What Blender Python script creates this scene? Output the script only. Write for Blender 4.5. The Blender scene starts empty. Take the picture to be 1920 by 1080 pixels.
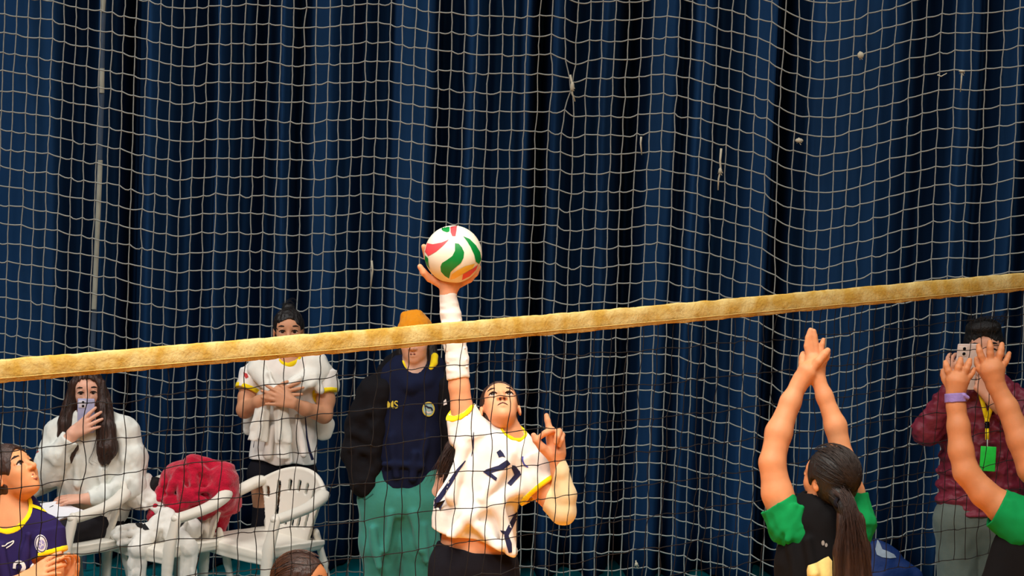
import bpy, bmesh, math, random
import numpy as np
from mathutils import Vector, Matrix
from mathutils.bvhtree import BVHTree

# ------------------------------------------------------------------ camera
SC = bpy.context.scene
COL = SC.collection
FPX, CAMZ = 5500.0, 3.80
PITCH, ROLL = math.atan(755.0 / FPX), math.radians(1.9)
X0 = np.array([1.0, 0, 0])
FW = np.array([0, math.cos(PITCH), -math.sin(PITCH)])
UP0 = np.array([0, math.sin(PITCH), math.cos(PITCH)])
RT = math.cos(ROLL) * X0 + math.sin(ROLL) * UP0
UPV = math.cos(ROLL) * UP0 - math.sin(ROLL) * X0
CAM = np.array([0, 0, CAMZ])
cam_data = bpy.data.cameras.new('camera')
cam = bpy.data.objects.new('camera', cam_data)
COL.objects.link(cam)
cam_data.sensor_width = 36.0
cam_data.lens = FPX / 1920 * 36.0
cam_data.clip_end = 200
M = Matrix(((RT[0], UPV[0], -FW[0], 0), (RT[1], UPV[1], -FW[1], 0), (RT[2], UPV[2], -FW[2], CAMZ), (0, 0, 0, 1)))
cam.matrix_world = M
SC.camera = cam
SC.view_settings.view_transform = 'Standard'
SC.view_settings.look = 'None'
SC.view_settings.gamma = 1.0
SC.view_settings.use_curve_mapping = False
SC.view_settings.exposure = -1.35

# ------------------------------------------------------------------ light: dim hall ambience, ceiling lamps and an added bounce lamp
world = bpy.data.worlds.new('hall')
SC.world = world
world.use_nodes = True
world.node_tree.nodes['Background'].inputs[0].default_value = (0.75, 0.84, 1.0, 1)
world.node_tree.nodes['Background'].inputs[1].default_value = 0.09


def area_lamp(name, loc, target, sx, sy, power, col, spread=180):
    ld = bpy.data.lights.new(name, 'AREA')
    ld.shape = 'RECTANGLE'
    ld.size, ld.size_y = sx, sy
    ld.energy = power
    ld.color = col
    ld.spread = math.radians(spread)
    o = bpy.data.objects.new(name, ld)
    COL.objects.link(o)
    o.location = loc
    o.rotation_euler = (Vector(target) - Vector(loc)).to_track_quat('-Z', 'Y').to_euler()
    return o


area_lamp('ceiling_or_bounce_lamp', (-3.0, 6.0, 8.5), (-0.6, 11.0, 1.2), 3.5, 2.0, 310, (1.0, 0.95, 0.92), 75)
area_lamp('ceiling_or_bounce_lamp', (3.2, 6.0, 8.5), (1.2, 11.4, 1.0), 3.5, 2.0, 150, (1.0, 0.92, 0.82), 75)
area_lamp('ceiling_or_bounce_lamp', (0.0, 8.2, 8.8), (0.2, 8.9, 0.0), 3.0, 2.0, 390, (1.0, 0.9, 0.76), 60)  # added warm lamp on the unseen court floor, bounces light up at the players
area_lamp('ceiling_or_bounce_lamp', (-5.0, 13.2, 8.5), (-1.6, 15.4, 0.8), 3.0, 1.5, 420, (1.0, 0.98, 0.95), 120)
area_lamp('ceiling_or_bounce_lamp', (4.2, 13.2, 8.5), (1.8, 15.4, 0.8), 3.0, 1.5, 240, (1.0, 0.97, 0.92), 120)


# ------------------------------------------------------------------ pixel helpers (photo measured as 1920 x 1080)
def pix(px, py, d):
    return CAM + (px - 960) / FPX * d * RT - (py - 540) / FPX * d * UPV + d * FW


def pix_z(px, py, z):
    r = (px - 960) / FPX * RT - (py - 540) / FPX * UPV + FW
    return CAM + r * ((z - CAMZ) / r[2])


def pix_y(px, py, y):
    r = (px - 960) / FPX * RT - (py - 540) / FPX * UPV + FW
    return CAM + r * (y / r[1])


# ------------------------------------------------------------------ materials
def lin(c):
    return tuple(((v / 255) / 12.92 if v / 255 <= 0.04045 else ((v / 255 + 0.055) / 1.055) ** 2.4) for v in c)


MATS = {}


def mat(name, rgb, rough=0.8, var=0.12, vscale=30, bump=0.0, bscale=300, sheen=0.0, sss=0.0, spec=0.3, stretch=None, rgb2=None,
        pattern='noise', lo=0.4, hi=0.6):
    if name in MATS:
        return MATS[name]
    m = bpy.data.materials.new(name)
    m.use_nodes = True
    nt = m.node_tree
    b = nt.nodes['Principled BSDF']
    b.inputs['Roughness'].default_value = rough
    b.inputs['Specular IOR Level'].default_value = spec
    if sheen:
        b.inputs['Sheen Weight'].default_value = sheen
        b.inputs['Sheen Roughness'].default_value = 0.5
    if sss:
        b.inputs['Subsurface Weight'].default_value = sss
        b.inputs['Subsurface Radius'].default_value = (0.9, 0.35, 0.2)
        b.inputs['Subsurface Scale'].default_value = 0.012
    c = lin(rgb)
    tc = nt.nodes.new('ShaderNodeTexCoord')
    mp = nt.nodes.new('ShaderNodeMapping')
    nt.links.new(tc.outputs['Object'], mp.inputs['Vector'])
    if stretch:
        mp.inputs['Scale'].default_value = stretch
    n = nt.nodes.new('ShaderNodeTexNoise')
    n.inputs['Scale'].default_value = vscale
    n.inputs['Detail'].default_value = 3
    nt.links.new(mp.outputs['Vector'], n.inputs['Vector'])
    r = nt.nodes.new('ShaderNodeValToRGB')
    if rgb2:
        c2 = lin(rgb2)
        r.color_ramp.elements[0].position, r.color_ramp.elements[1].position = lo, hi
        r.color_ramp.elements[0].color = (*c, 1)
        r.color_ramp.elements[1].color = (*c2, 1)
    else:
        r.color_ramp.elements[0].position, r.color_ramp.elements[1].position = 0.3, 0.7
        r.color_ramp.elements[0].color = (*[v * (1 - var) for v in c], 1)
        r.color_ramp.elements[1].color = (*[min(1, v * (1 + var)) for v in c], 1)
    nt.links.new(n.outputs['Fac'], r.inputs['Fac'])
    nt.links.new(r.outputs['Color'], b.inputs['Base Color'])
    if bump:
        n2 = nt.nodes.new('ShaderNodeTexNoise')
        n2.inputs['Scale'].default_value = bscale
        n2.inputs['Detail'].default_value = 4
        nt.links.new(mp.outputs['Vector'], n2.inputs['Vector'])
        bp = nt.nodes.new('ShaderNodeBump')
        bp.inputs['Strength'].default_value = bump
        bp.inputs['Distance'].default_value = 0.01
        nt.links.new(n2.outputs['Fac'], bp.inputs['Height'])
        nt.links.new(bp.outputs['Normal'], b.inputs['Normal'])
    MATS[name] = m
    return m


def skin(name, rgb):
    return mat('skin_' + name, rgb, rough=0.55, var=0.07, vscale=18, bump=0.05, bscale=220, sss=0.12, spec=0.35)


def cloth(name, rgb, bump=0.12, bscale=90, **k):
    return mat('cloth_' + name, rgb, rough=0.92, var=0.06, vscale=14, bump=bump, bscale=bscale, sheen=k.pop('sheen', 0.12 if sum(rgb) > 240 else 0.0), spec=0.15, **k)


def hairmat(name, rgb):
    return mat('hair_' + name, rgb, rough=0.5, var=0.45, vscale=60, bump=0.5, bscale=120, spec=0.4, stretch=(1, 1, 0.12))


# ------------------------------------------------------------------ mesh helpers
BV = {}


def new_mesh(name, verts, faces, material, parent=None, off=(0, 0, 0), smooth=True):
    """verts in world space (N,3); faces (M,4) or (M,3) arrays or list of lists"""
    verts = np.asarray(verts, np.float64)
    me = bpy.data.meshes.new(name)
    v = (verts - np.asarray(off)).astype(np.float32)
    if isinstance(faces, np.ndarray):
        k = faces.shape[1]
        me.vertices.add(len(v))
        me.vertices.foreach_set('co', v.ravel())
        me.loops.add(faces.size)
        me.loops.foreach_set('vertex_index', faces.astype(np.int32).ravel())
        me.polygons.add(len(faces))
        me.polygons.foreach_set('loop_start', np.arange(0, faces.size, k, dtype=np.int32))
        me.update(calc_edges=True)
    else:
        me.from_pydata(v.tolist(), [], faces)
        me.update()
    if smooth:
        me.polygons.foreach_set('use_smooth', np.ones(len(me.polygons), dtype=bool))
    if material:
        me.materials.append(material)
    o = bpy.data.objects.new(name, me)
    COL.objects.link(o)
    if parent:
        o.parent = parent
    o['_v'] = 0
    del o['_v']
    BV[o.name] = (verts, faces)
    return o


def bvh(o):
    v, f = BV[o.name]
    if not isinstance(v, BVHTree):
        t = BVHTree.FromPolygons(v.tolist(), f.tolist() if isinstance(f, np.ndarray) else f)
        BV[o.name] = (t, None)
        return t
    return v


def tag(o, label=None, cat=None, group=None, kind=None):
    if label: o['label'] = label
    if cat: o['category'] = cat
    if group: o['group'] = group
    if kind: o['kind'] = kind
    return o


def empty(name, loc, label, cat, group=None):
    o = bpy.data.objects.new(name, None)
    o.empty_display_size = 0.1
    o.location = loc
    COL.objects.link(o)
    tag(o, label, cat, group)
    return o


class MB:
    """collects simple solids in world space into one mesh"""

    def __init__(s):
        s.v, s.f, s.n = [], [], 0

    def add(s, v, f):
        s.v.append(np.asarray(v, float))
        s.f += [[i + s.n for i in q] for q in f]
        s.n += len(v)

    def tube(s, pts, r, sides=6, cap=True):
        pts = np.asarray(pts, float)
        n = len(pts)
        rr = np.broadcast_to(np.asarray(r, float), (n,))
        tan = np.gradient(pts, axis=0)
        tan /= np.linalg.norm(tan, axis=1)[:, None] + 1e-12
        ref = np.array([0.31, 0.2, 0.93])
        if abs(tan[0] @ ref) > 0.9: ref = np.array([0.95, 0.1, 0.2])
        a = np.cross(tan, ref); a /= np.linalg.norm(a, axis=1)[:, None] + 1e-12
        b = np.cross(tan, a)
        an = np.arange(sides) * 2 * math.pi / sides
        v = pts[:, None] + rr[:, None, None] * (a[:, None] * np.cos(an)[None, :, None] + b[:, None] * np.sin(an)[None, :, None])
        f = []
        for i in range(n - 1):
            for j in range(sides):
                k = (j + 1) % sides
                f.append([i * sides + j, i * sides + k, (i + 1) * sides + k, (i + 1) * sides + j])
        if cap:
            f.append(list(range(sides))[::-1]); f.append([(n - 1) * sides + j for j in range(sides)])
        s.add(v.reshape(-1, 3), f)

    def ball(s, c, r, seg=12, rings=8, ax=None):
        th = np.linspace(0, math.pi, rings + 1)[1:-1]
        ph = np.arange(seg) * 2 * math.pi / seg
        p = [(0, 0, 1)] + [(math.sin(t) * math.cos(q), math.sin(t) * math.sin(q), math.cos(t)) for t in th for q in ph] + [(0, 0, -1)]
        p = np.array(p) * np.asarray(r)
        if ax is not None: p = p @ np.asarray(ax)
        f = [[0, 1 + j, 1 + (j + 1) % seg] for j in range(seg)]
        for i in range(rings - 2):
            for j in range(seg):
                k = (j + 1) % seg
                f.append([1 + i * seg + j, 1 + (i + 1) * seg + j, 1 + (i + 1) * seg + k, 1 + i * seg + k])
        last = len(p) - 1
        f += [[last, 1 + (rings - 2) * seg + (j + 1) % seg, 1 + (rings - 2) * seg + j] for j in range(seg)]
        s.add(np.asarray(c) + p, f)

    def box(s, c, half, ax=None, bev=0.0):
        h = np.asarray(half, float)
        bm = bmesh.new()
        bmesh.ops.create_cube(bm, size=2)
        for v in bm.verts:
            v.co = Vector(np.array(v.co) * h)
        if bev:
            bmesh.ops.bevel(bm, geom=bm.edges[:], offset=bev, segments=3, profile=0.5, affect='EDGES')
        bm.verts.index_update()
        v = np.array([q.co[:] for q in bm.verts])
        f = [[q.index for q in fc.verts] for fc in bm.faces]
        bm.free()
        if ax is not None: v = v @ np.asarray(ax)
        s.add(np.asarray(c) + v, f)

    def out(s, name, material, parent=None, off=(0, 0, 0), smooth=True):
        return new_mesh(name, np.concatenate(s.v), s.f, material, parent, off, smooth)


# ------------------------------------------------------------------ implicit solids -> one continuous mesh
def V(*a):
    return np.array(a if len(a) > 1 else a[0], float)


def unit(v):
    v = np.asarray(v, float)
    return v / (np.linalg.norm(v) + 1e-12)


class Shape:
    def __init__(s):
        s.ops = []

    def _p(s, kind, lo, hi, fn, k, op, tg):
        s.ops.append((op, np.asarray(lo, float), np.asarray(hi, float), fn, k, tg))
        return s

    def rc(s, a, b, ra, rb, k=6, fl=None, op='add', tg=None, flat=False):
        a, b = V(a), V(b)
        r = max(ra, rb)

        def fn(X, Y, Z, inf=0.0):
            A, B = a, b
            q0, q1, q2 = X - A[0], Y - A[1], Z - A[2]
            ba = B - A
            if fl is not None:
                n, q = V(fl[0]), fl[1]
                g = 1 / q - 1
                dn = (q0 * n[0] + q1 * n[1] + q2 * n[2]) * g
                q0, q1, q2 = q0 + dn * n[0], q1 + dn * n[1], q2 + dn * n[2]
                ba = ba + (ba @ n) * g * n
            L2 = ba @ ba + 1e-9
            t = (q0 * ba[0] + q1 * ba[1] + q2 * ba[2]) / L2
            tc = np.clip(t, 0, 1)
            d = np.sqrt((q0 - tc * ba[0]) ** 2 + (q1 - tc * ba[1]) ** 2 + (q2 - tc * ba[2]) ** 2) if not flat else \
                np.sqrt((q0 - t * ba[0]) ** 2 + (q1 - t * ba[1]) ** 2 + (q2 - t * ba[2]) ** 2)
            d = d - (ra + (rb - ra) * tc) - inf
            if flat:
                L = math.sqrt(L2)
                d = np.maximum(d, np.abs(t - 0.5) * L - L / 2)
            return d

        return s._p('rc', np.minimum(a, b) - r, np.maximum(a, b) + r, fn, k, op, tg)

    def chain(s, pts, k=6, fl=None, tg=None, op='add'):
        for (p, r), (q, t) in zip(pts[:-1], pts[1:]):
            s.rc(p, q, r, t, k, fl, op, tg)
        return s

    def el(s, c, rad, ax=None, k=6, op='add', tg=None):
        c, rad = V(c), V(rad)
        ax = np.eye(3) if ax is None else np.asarray(ax)
        ext = np.sqrt(((ax * rad[:, None]) ** 2).sum(0))

        def fn(X, Y, Z, inf=0.0):
            q = (X - c[0], Y - c[1], Z - c[2])
            u = [(q[0] * ax[i][0] + q[1] * ax[i][1] + q[2] * ax[i][2]) for i in range(3)]
            k0 = np.sqrt(sum((u[i] / (rad[i] + inf)) ** 2 for i in range(3)))
            k1 = np.sqrt(sum((u[i] / (rad[i] + inf) ** 2) ** 2 for i in range(3))) + 1e-9
            return k0 * (k0 - 1) / k1

        return s._p('el', c - ext, c + ext, fn, k, op, tg)

    def fn(s, lo, hi, f, k=3, op='add', tg=None):
        return s._p('fn', lo, hi, lambda X, Y, Z, inf=0.0: f(X, Y, Z) - inf, k, op, tg)

    def cut(s, p, n):
        p, n = V(p), unit(n)
        s.ops.append(('cut', None, None, (p, n), 0, None))
        return s

    def noise(s, amp, cell, seed=0, ridge=False):
        s.ops.append(('noise', None, None, (amp, cell, seed, ridge), 0, None))
        return s

    def band(s, p, n, w, c, r, grow=1.3, tube=None):
        """the trim along an opening: same cloth, slightly proud, kept only near the edge"""
        t = Shape()
        done = False
        for o in s.ops:
            if o[0] == 'sub' and not done:
                t.ops.append(('grow', None, None, grow, 0, None)); done = True
            t.ops.append(o)
        n = unit(n)
        t.cut(V(p) - n * w, -n)
        c = V(c)
        t.ops.append(('keep', None, None, (c, r), 0, None))
        if tube: t.ops.append(('tube', None, None, (V(p), n, tube), 0, None))
        t.region = (c - r - 4, c + r + 4)
        return t

    def take(s, other, tags, inflate, k=None):
        for op, lo, hi, f, kk, tg in other.ops:
            if tg in tags and op == 'add':
                s.ops.append((op, lo - inflate, hi + inflate, (lambda X, Y, Z, inf=0.0, f=f: f(X, Y, Z, inflate)), k or kk, tg))
        return s

    def solve(s, vox):
        los = [o[1] for o in s.ops if o[0] == 'add']
        his = [o[2] for o in s.ops if o[0] == 'add']
        lo = np.min(los, 0) - 4 * vox - 3
        hi = np.max(his, 0) + 4 * vox + 3
        n = np.ceil((hi - lo) / vox).astype(int) + 1
        ax = [(lo[i] + vox * np.arange(n[i])).astype(np.float32) for i in range(3)]
        D = np.full(tuple(n), 40.0, np.float32)
        for op, l, h, f, k, tg in s.ops:
            if op == 'cut':
                p, nn = f
                D = np.maximum(D, ((ax[0] - p[0]) * nn[0])[:, None, None] + ((ax[1] - p[1]) * nn[1])[None, :, None]
                               + ((ax[2] - p[2]) * nn[2])[None, None, :]).astype(np.float32)
                continue
            if op == 'grow':
                D -= f
                continue
            if op == 'tube':
                p, nn, r = f
                q = [(ax[0] - p[0])[:, None, None], (ax[1] - p[1])[None, :, None], (ax[2] - p[2])[None, None, :]]
                t = q[0] * nn[0] + q[1] * nn[1] + q[2] * nn[2]
                dd = np.sqrt(np.maximum(q[0] ** 2 + q[1] ** 2 + q[2] ** 2 - t * t, 0)) - r
                D = np.maximum(D, dd).astype(np.float32)
                continue
            if op == 'keep':
                p, r = f
                q = np.sqrt(((ax[0] - p[0]) ** 2)[:, None, None] + ((ax[1] - p[1]) ** 2)[None, :, None] + ((ax[2] - p[2]) ** 2)[None, None, :]) - r
                D = np.maximum(D, q).astype(np.float32)
                continue
            if op == 'noise':
                amp, cell, seed, ridge = f
                rng = np.random.default_rng(seed)
                cn = [int(math.ceil((hi[i] - lo[i]) / cell[i])) + 2 for i in range(3)]
                g = rng.normal(0, 1, cn).astype(np.float32)
                for i in range(3):
                    t = (ax[i] - lo[i]) / cell[i]
                    i0 = np.floor(t).astype(int)
                    w = t - i0
                    w = w * w * (3 - 2 * w)
                    sh = [1, 1, 1]; sh[i] = -1
                    g = np.take(g, i0, axis=i) * (1 - w).reshape(sh) + np.take(g, i0 + 1, axis=i) * w.reshape(sh)
                if ridge: g = 1 - 2 * np.abs(g)
                D += (amp * g).astype(np.float32)
                continue
            mg = k + 3 * vox
            a = np.clip(np.floor((l - mg - lo) / vox).astype(int), 0, n)
            b = np.clip(np.ceil((h + mg - lo) / vox).astype(int) + 1, 0, n)
            if np.any(b <= a): continue
            sl = tuple(slice(a[i], b[i]) for i in range(3))
            X = ax[0][sl[0]][:, None, None]; Y = ax[1][sl[1]][None, :, None]; Z = ax[2][sl[2]][None, None, :]
            d = np.asarray(f(X, Y, Z), np.float32)
            cur = D[sl]
            kk = max(k, 1e-3)
            if op == 'add':
                hh = np.maximum(kk - np.abs(cur - d), 0) / kk
                D[sl] = np.minimum(cur, d) - hh * hh * kk * 0.25
            elif op == 'sub':
                d = -d
                hh = np.maximum(kk - np.abs(cur - d), 0) / kk
                D[sl] = np.maximum(cur, d) + hh * hh * kk * 0.25
        return nets(D, lo, vox)


def nets(D, lo, vox):
    s = D < 0
    c = [s[i:s.shape[0] - 1 + i, j:s.shape[1] - 1 + j, k:s.shape[2] - 1 + k] for i in (0, 1) for j in (0, 1) for k in (0, 1)]
    al = c[0].copy(); an = c[0].copy()
    for q in c[1:]:
        al &= q; an |= q
    I, J, K = np.nonzero(an & ~al)
    vals = np.stack([D[I + i, J + j, K + k] for i in (0, 1) for j in (0, 1) for k in (0, 1)], 1)
    offs = np.array([(i, j, k) for i in (0, 1) for j in (0, 1) for k in (0, 1)], np.float32)
    acc = np.zeros((len(I), 3), np.float32); cnt = np.zeros(len(I), np.float32)
    for e0, e1 in ((0, 1), (2, 3), (4, 5), (6, 7), (0, 2), (1, 3), (4, 6), (5, 7), (0, 4), (1, 5), (2, 6), (3, 7)):
        a, b = vals[:, e0], vals[:, e1]
        m = (a < 0) != (b < 0)
        t = np.where(m, a / np.where(m, a - b, 1), 0)
        acc += np.where(m[:, None], offs[e0] + t[:, None] * (offs[e1] - offs[e0]), 0)
        cnt += m
    P = (np.stack([I, J, K], 1) + acc / cnt[:, None]) * vox + lo
    idg = np.full(an.shape, -1, np.int32)
    idg[I, J, K] = np.arange(len(I), dtype=np.int32)
    F = []
    for axis in range(3):
        sl0 = [slice(None)] * 3; sl1 = [slice(None)] * 3
        sl0[axis] = slice(0, -1); sl1[axis] = slice(1, None)
        A, B = s[tuple(sl0)], s[tuple(sl1)]
        E = np.stack(np.nonzero(A != B), 1)
        u, w = [(1, 2), (2, 0), (0, 1)][axis]
        ok = (E[:, u] > 0) & (E[:, w] > 0) & (E[:, u] < s.shape[u] - 1) & (E[:, w] < s.shape[w] - 1)
        E = E[ok]
        du = np.zeros(3, int); du[u] = 1
        dw = np.zeros(3, int); dw[w] = 1
        q = np.stack([idg[tuple((E - du - dw).T)], idg[tuple((E - dw).T)], idg[tuple(E.T)], idg[tuple((E - du).T)]], 1)
        fl = ~A[tuple(E.T)]
        q[fl] = q[fl][:, ::-1]
        F.append(q)
    return P, np.concatenate(F)


# ------------------------------------------------------------------ figures: built at real size in a frame turned to the camera's axes
DOWN = np.array([-RT[2], UPV[2], -FW[2]])     # world down in (right, down, away)


class Fig:
    def __init__(s, px0, py0, d):
        s.p0 = V(px0, py0, 0)
        s.A = pix(px0, py0, d)
        s.s = FPX / d
        s.m = s.s
        s.root = None
        s.off = np.zeros(3)

    def w(s, P):
        P = np.atleast_2d(np.asarray(P, float)) - s.p0
        return s.A + (P[:, :1] * RT - P[:, 1:2] * UPV + P[:, 2:3] * FW) / s.s

    def w1(s, p):
        return s.w(p)[0]

    def hz(s, x, y, z=0):
        return s.w1((x, y, z))[2]

    def gy(s, x, z, h):
        """local y where the world height is h"""
        z0 = s.hz(x, 0, z)
        z1 = s.hz(x, 1000, z)
        return (h - z0) / (z1 - z0) * 1000

    def start(s, name, label, cat, base, group=None):
        b = s.w1(base)
        b[2] = 0
        s.off = b
        s.root = empty(name, b, label, cat, group)
        return s

    def mesh(s, sh, name, material, parent=None, vox=2.4, label=None):
        P, F = sh.solve(vox)
        o = new_mesh(name, s.w(P), F[:, ::-1].copy(), material, parent or s.root, s.off)
        if label: o['label'] = label
        if len(F) > 9000:
            md = o.modifiers.new('reduce', 'DECIMATE'); md.ratio = .42
        return o

    def mb(s, mbd, name, material, parent=None, label=None, smooth=True):
        """mesh-builder collected in local px coordinates"""
        v = s.w(np.concatenate(mbd.v))
        o = new_mesh(name, v, [q[::-1] for q in mbd.f], material, parent or s.root, s.off, smooth)
        if label: o['label'] = label
        return o


def cam_ray(px, py):
    return Vector(unit((px - 960) / FPX * RT - (py - 540) / FPX * UPV + FW))


def project(px, py, target, lift=0.002):
    t = bvh(target)
    d = cam_ray(px, py)
    loc, nor, idx, dist = t.ray_cast(Vector(CAM), d)
    if loc is None:
        # beside the surface: nearest point on it
        loc0 = Vector(CAM) + d * LASTD[0]
        loc, nor, idx, dist = t.find_nearest(loc0)
    else:
        LASTD[0] = dist
    if nor.dot(d) > 0: nor = -nor
    return np.array(loc + nor * lift)


LASTD = [11.0]


def aim(points, target):
    """typical distance of the printed area, for points just past its edge"""
    t = bvh(target)
    ds = [t.ray_cast(Vector(CAM), cam_ray(p[0], p[1]))[3] for p in points]
    ds = [d for d in ds if d]
    if ds: LASTD[0] = float(np.median(ds))


def print_strip(name, path, width, target, material, parent, off, closed=False, lift=0.002, step=3.0, label=None):
    """a printed or sewn band that lies on the surface of target; path and width in photo pixels"""
    path = np.asarray(path, float)
    if closed: path = np.vstack([path, path[:1]])
    seg = np.linalg.norm(np.diff(path, axis=0), axis=1)
    t = np.concatenate([[0], np.cumsum(seg)])
    n = max(2, int(t[-1] / step) + 1)
    q = np.linspace(0, t[-1], n)
    # smooth interpolation
    P = np.stack([np.interp(q, t, path[:, 0]), np.interp(q, t, path[:, 1])], 1)
    if n > 6:
        K = P.copy()
        K[1:-1] = (P[:-2] + 2 * P[1:-1] + P[2:]) / 4
        P = K
    wd = np.interp(q, np.linspace(0, t[-1], len(np.atleast_1d(width))), np.atleast_1d(width).astype(float)) if np.ndim(width) else np.full(n, float(width))
    T = np.gradient(P, axis=0)
    T /= np.linalg.norm(T, axis=1)[:, None] + 1e-9
    N = np.stack([-T[:, 1], T[:, 0]], 1)
    na = 4
    aim(P, target)
    v, f = [], []
    for i in range(n):
        for j in range(na):
            o = P[i] + N[i] * wd[i] * (j / (na - 1) - 0.5)
            v.append(project(o[0], o[1], target, lift))
    for i in range(n - 1):
        for j in range(na - 1):
            a = i * na + j
            f.append([a, a + 1, a + na + 1, a + na])
    o = new_mesh(name, v, f, material, parent, off)
    if label: o['label'] = label
    return o


def print_poly(name, polys, target, material, parent, off, lift=0.002, maxlen=4.0, label=None):
    """printed patches (one mesh) lying on target; polygons in photo pixels"""
    bm = bmesh.new()
    for poly in polys:
        vs = [bm.verts.new((p[0], p[1], 0)) for p in poly]
        bm.faces.new(vs)
    bmesh.ops.triangulate(bm, faces=bm.faces[:])
    for _ in range(4):
        es = [e for e in bm.edges if e.calc_length() > maxlen]
        if not es: break
        bmesh.ops.subdivide_edges(bm, edges=es, cuts=1)
        bmesh.ops.triangulate(bm, faces=[f for f in bm.faces if len(f.verts) > 3])
    bm.verts.index_update()
    aim([q.co for q in bm.verts], target)
    v = [project(q.co.x, q.co.y, target, lift) for q in bm.verts]
    f = [[q.index for q in fc.verts] for fc in bm.faces]
    bm.free()
    o = new_mesh(name, v, f, material, parent, off)
    if label: o['label'] = label
    return o


def print_text(name, body, origin, ux, uy, target, material, parent, off, lift=0.002, bold=0.0, shear=0.0):
    cu = bpy.data.curves.new('lettering', 'FONT')
    cu.body = body
    cu.size = 1.0
    cu.offset = bold
    cu.shear = shear
    o = bpy.data.objects.new('lettering', cu)
    COL.objects.link(o)
    bpy.context.view_layer.update()
    me = bpy.data.meshes.new_from_object(o.evaluated_get(bpy.context.evaluated_depsgraph_get()))
    v2 = np.array([q.co[:2] for q in me.vertices])
    f = [list(p.vertices) for p in me.polygons]
    bpy.data.objects.remove(o)
    bpy.data.meshes.remove(me)
    v = [project(origin[0] + a * ux[0] + b * uy[0], origin[1] + a * ux[1] + b * uy[1], target, lift) for a, b in v2]
    return new_mesh(name, v, f, material, parent, off)


def circle_poly(c, r, n=20, ry=None, rot=0):
    ry = ry or r
    ca, sa = math.cos(rot), math.sin(rot)
    return [(c[0] + r * math.cos(t) * ca - ry * math.sin(t) * sa, c[1] + r * math.cos(t) * sa + ry * math.sin(t) * ca)
            for t in [2 * math.pi * i / n for i in range(n)]]


# ------------------------------------------------------------------ anatomy
class HeadFrame:
    def __init__(s, c, H, yaw, pitch, roll):
        y, p, r = map(math.radians, (yaw, pitch, roll))
        z = V(math.sin(y) * math.cos(p), -math.sin(p), -math.cos(y) * math.cos(p))
        x = V(math.cos(y), 0, math.sin(y))
        up = np.cross(z, x)
        s.x = math.cos(r) * x + math.sin(r) * up
        s.y = np.cross(z, s.x)
        s.z = z
        s.c, s.H = V(c), H
        s.ax = np.array([s.x, s.y, s.z])

    def p(s, a, b, c):
        return s.c + s.H * (a * s.x + b * s.y + c * s.z)


def head(S, h, male=False, nose=1.0, jaw=1.0):
    H, ax = h.H, h.ax
    R = lambda *a: [v * H for v in a]
    k = 0.10 * H
    S.el(h.p(0, .12, -.06), R(.335, .38, .42), ax, k, tg='head')
    S.el(h.p(0, -.10, .12), R(.275, .37, .25), ax, k, tg='head')
    S.el(h.p(0, -.27, .08), R(.225 * jaw, .20, .23), ax, k, tg='head')
    S.el(h.p(0, -.40, .22), R(.10 * jaw, .085, .10), ax, .08 * H, tg='head')
    S.el(h.p(0, .12, .22), R(.24, .12, .13), ax, k, tg='head')
    for sx in (-1, 1):
        S.el(h.p(sx * .16, -.11, .22), R(.10, .10, .11), ax, .08 * H, tg='head')
        S.el(h.p(sx * .145, -.005, .405), R(.10, .05, .09), ax, .05 * H, 'sub')
    S.rc(h.p(0, .03, .345), h.p(0, -.13, .425 * nose), .035 * H, .05 * H, .05 * H, tg='head')
    for sx in (-1, 1):
        S.el(h.p(sx * .055, -.145, .385), R(.042, .036, .05), ax, .03 * H, tg='head')
        S.el(h.p(sx * .035, -.178, .40), R(.02, .02, .028), ax, .01 * H, 'sub')
        S.chain([(h.p(sx * .07, .022, .335), .018 * H), (h.p(sx * .145, .052, .35), .02 * H), (h.p(sx * .225, .018, .305), .018 * H)], .02 * H, tg='head')
        S.chain([(h.p(sx * .08, -.035, .33), .015 * H), (h.p(sx * .145, -.056, .335), .016 * H), (h.p(sx * .215, -.03, .30), .015 * H)], .025 * H, tg='head')
        S.el(h.p(sx * .35, -.05, -.05), R(.032, .115, .07), ax, .03 * H, tg='ear')
        S.el(h.p(sx * .385, -.03, -.03), R(.022, .06, .035), ax, .02 * H, 'sub')
    S.chain([(h.p(-.085, -.258, .318), .018 * H), (h.p(0, -.238, .350), .026 * H), (h.p(.085, -.258, .318), .018 * H)], .03 * H, tg='head')
    S.chain([(h.p(-.07, -.292, .314), .02 * H), (h.p(0, -.302, .342), .028 * H), (h.p(.07, -.292, .314), .02 * H)], .03 * H, tg='head')


WHITE = lambda: mat('eye_white', (196, 180, 168), 0.3, 0.03)
IRIS = lambda: mat('eye_iris', (38, 24, 18), 0.2, 0.1)


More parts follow.
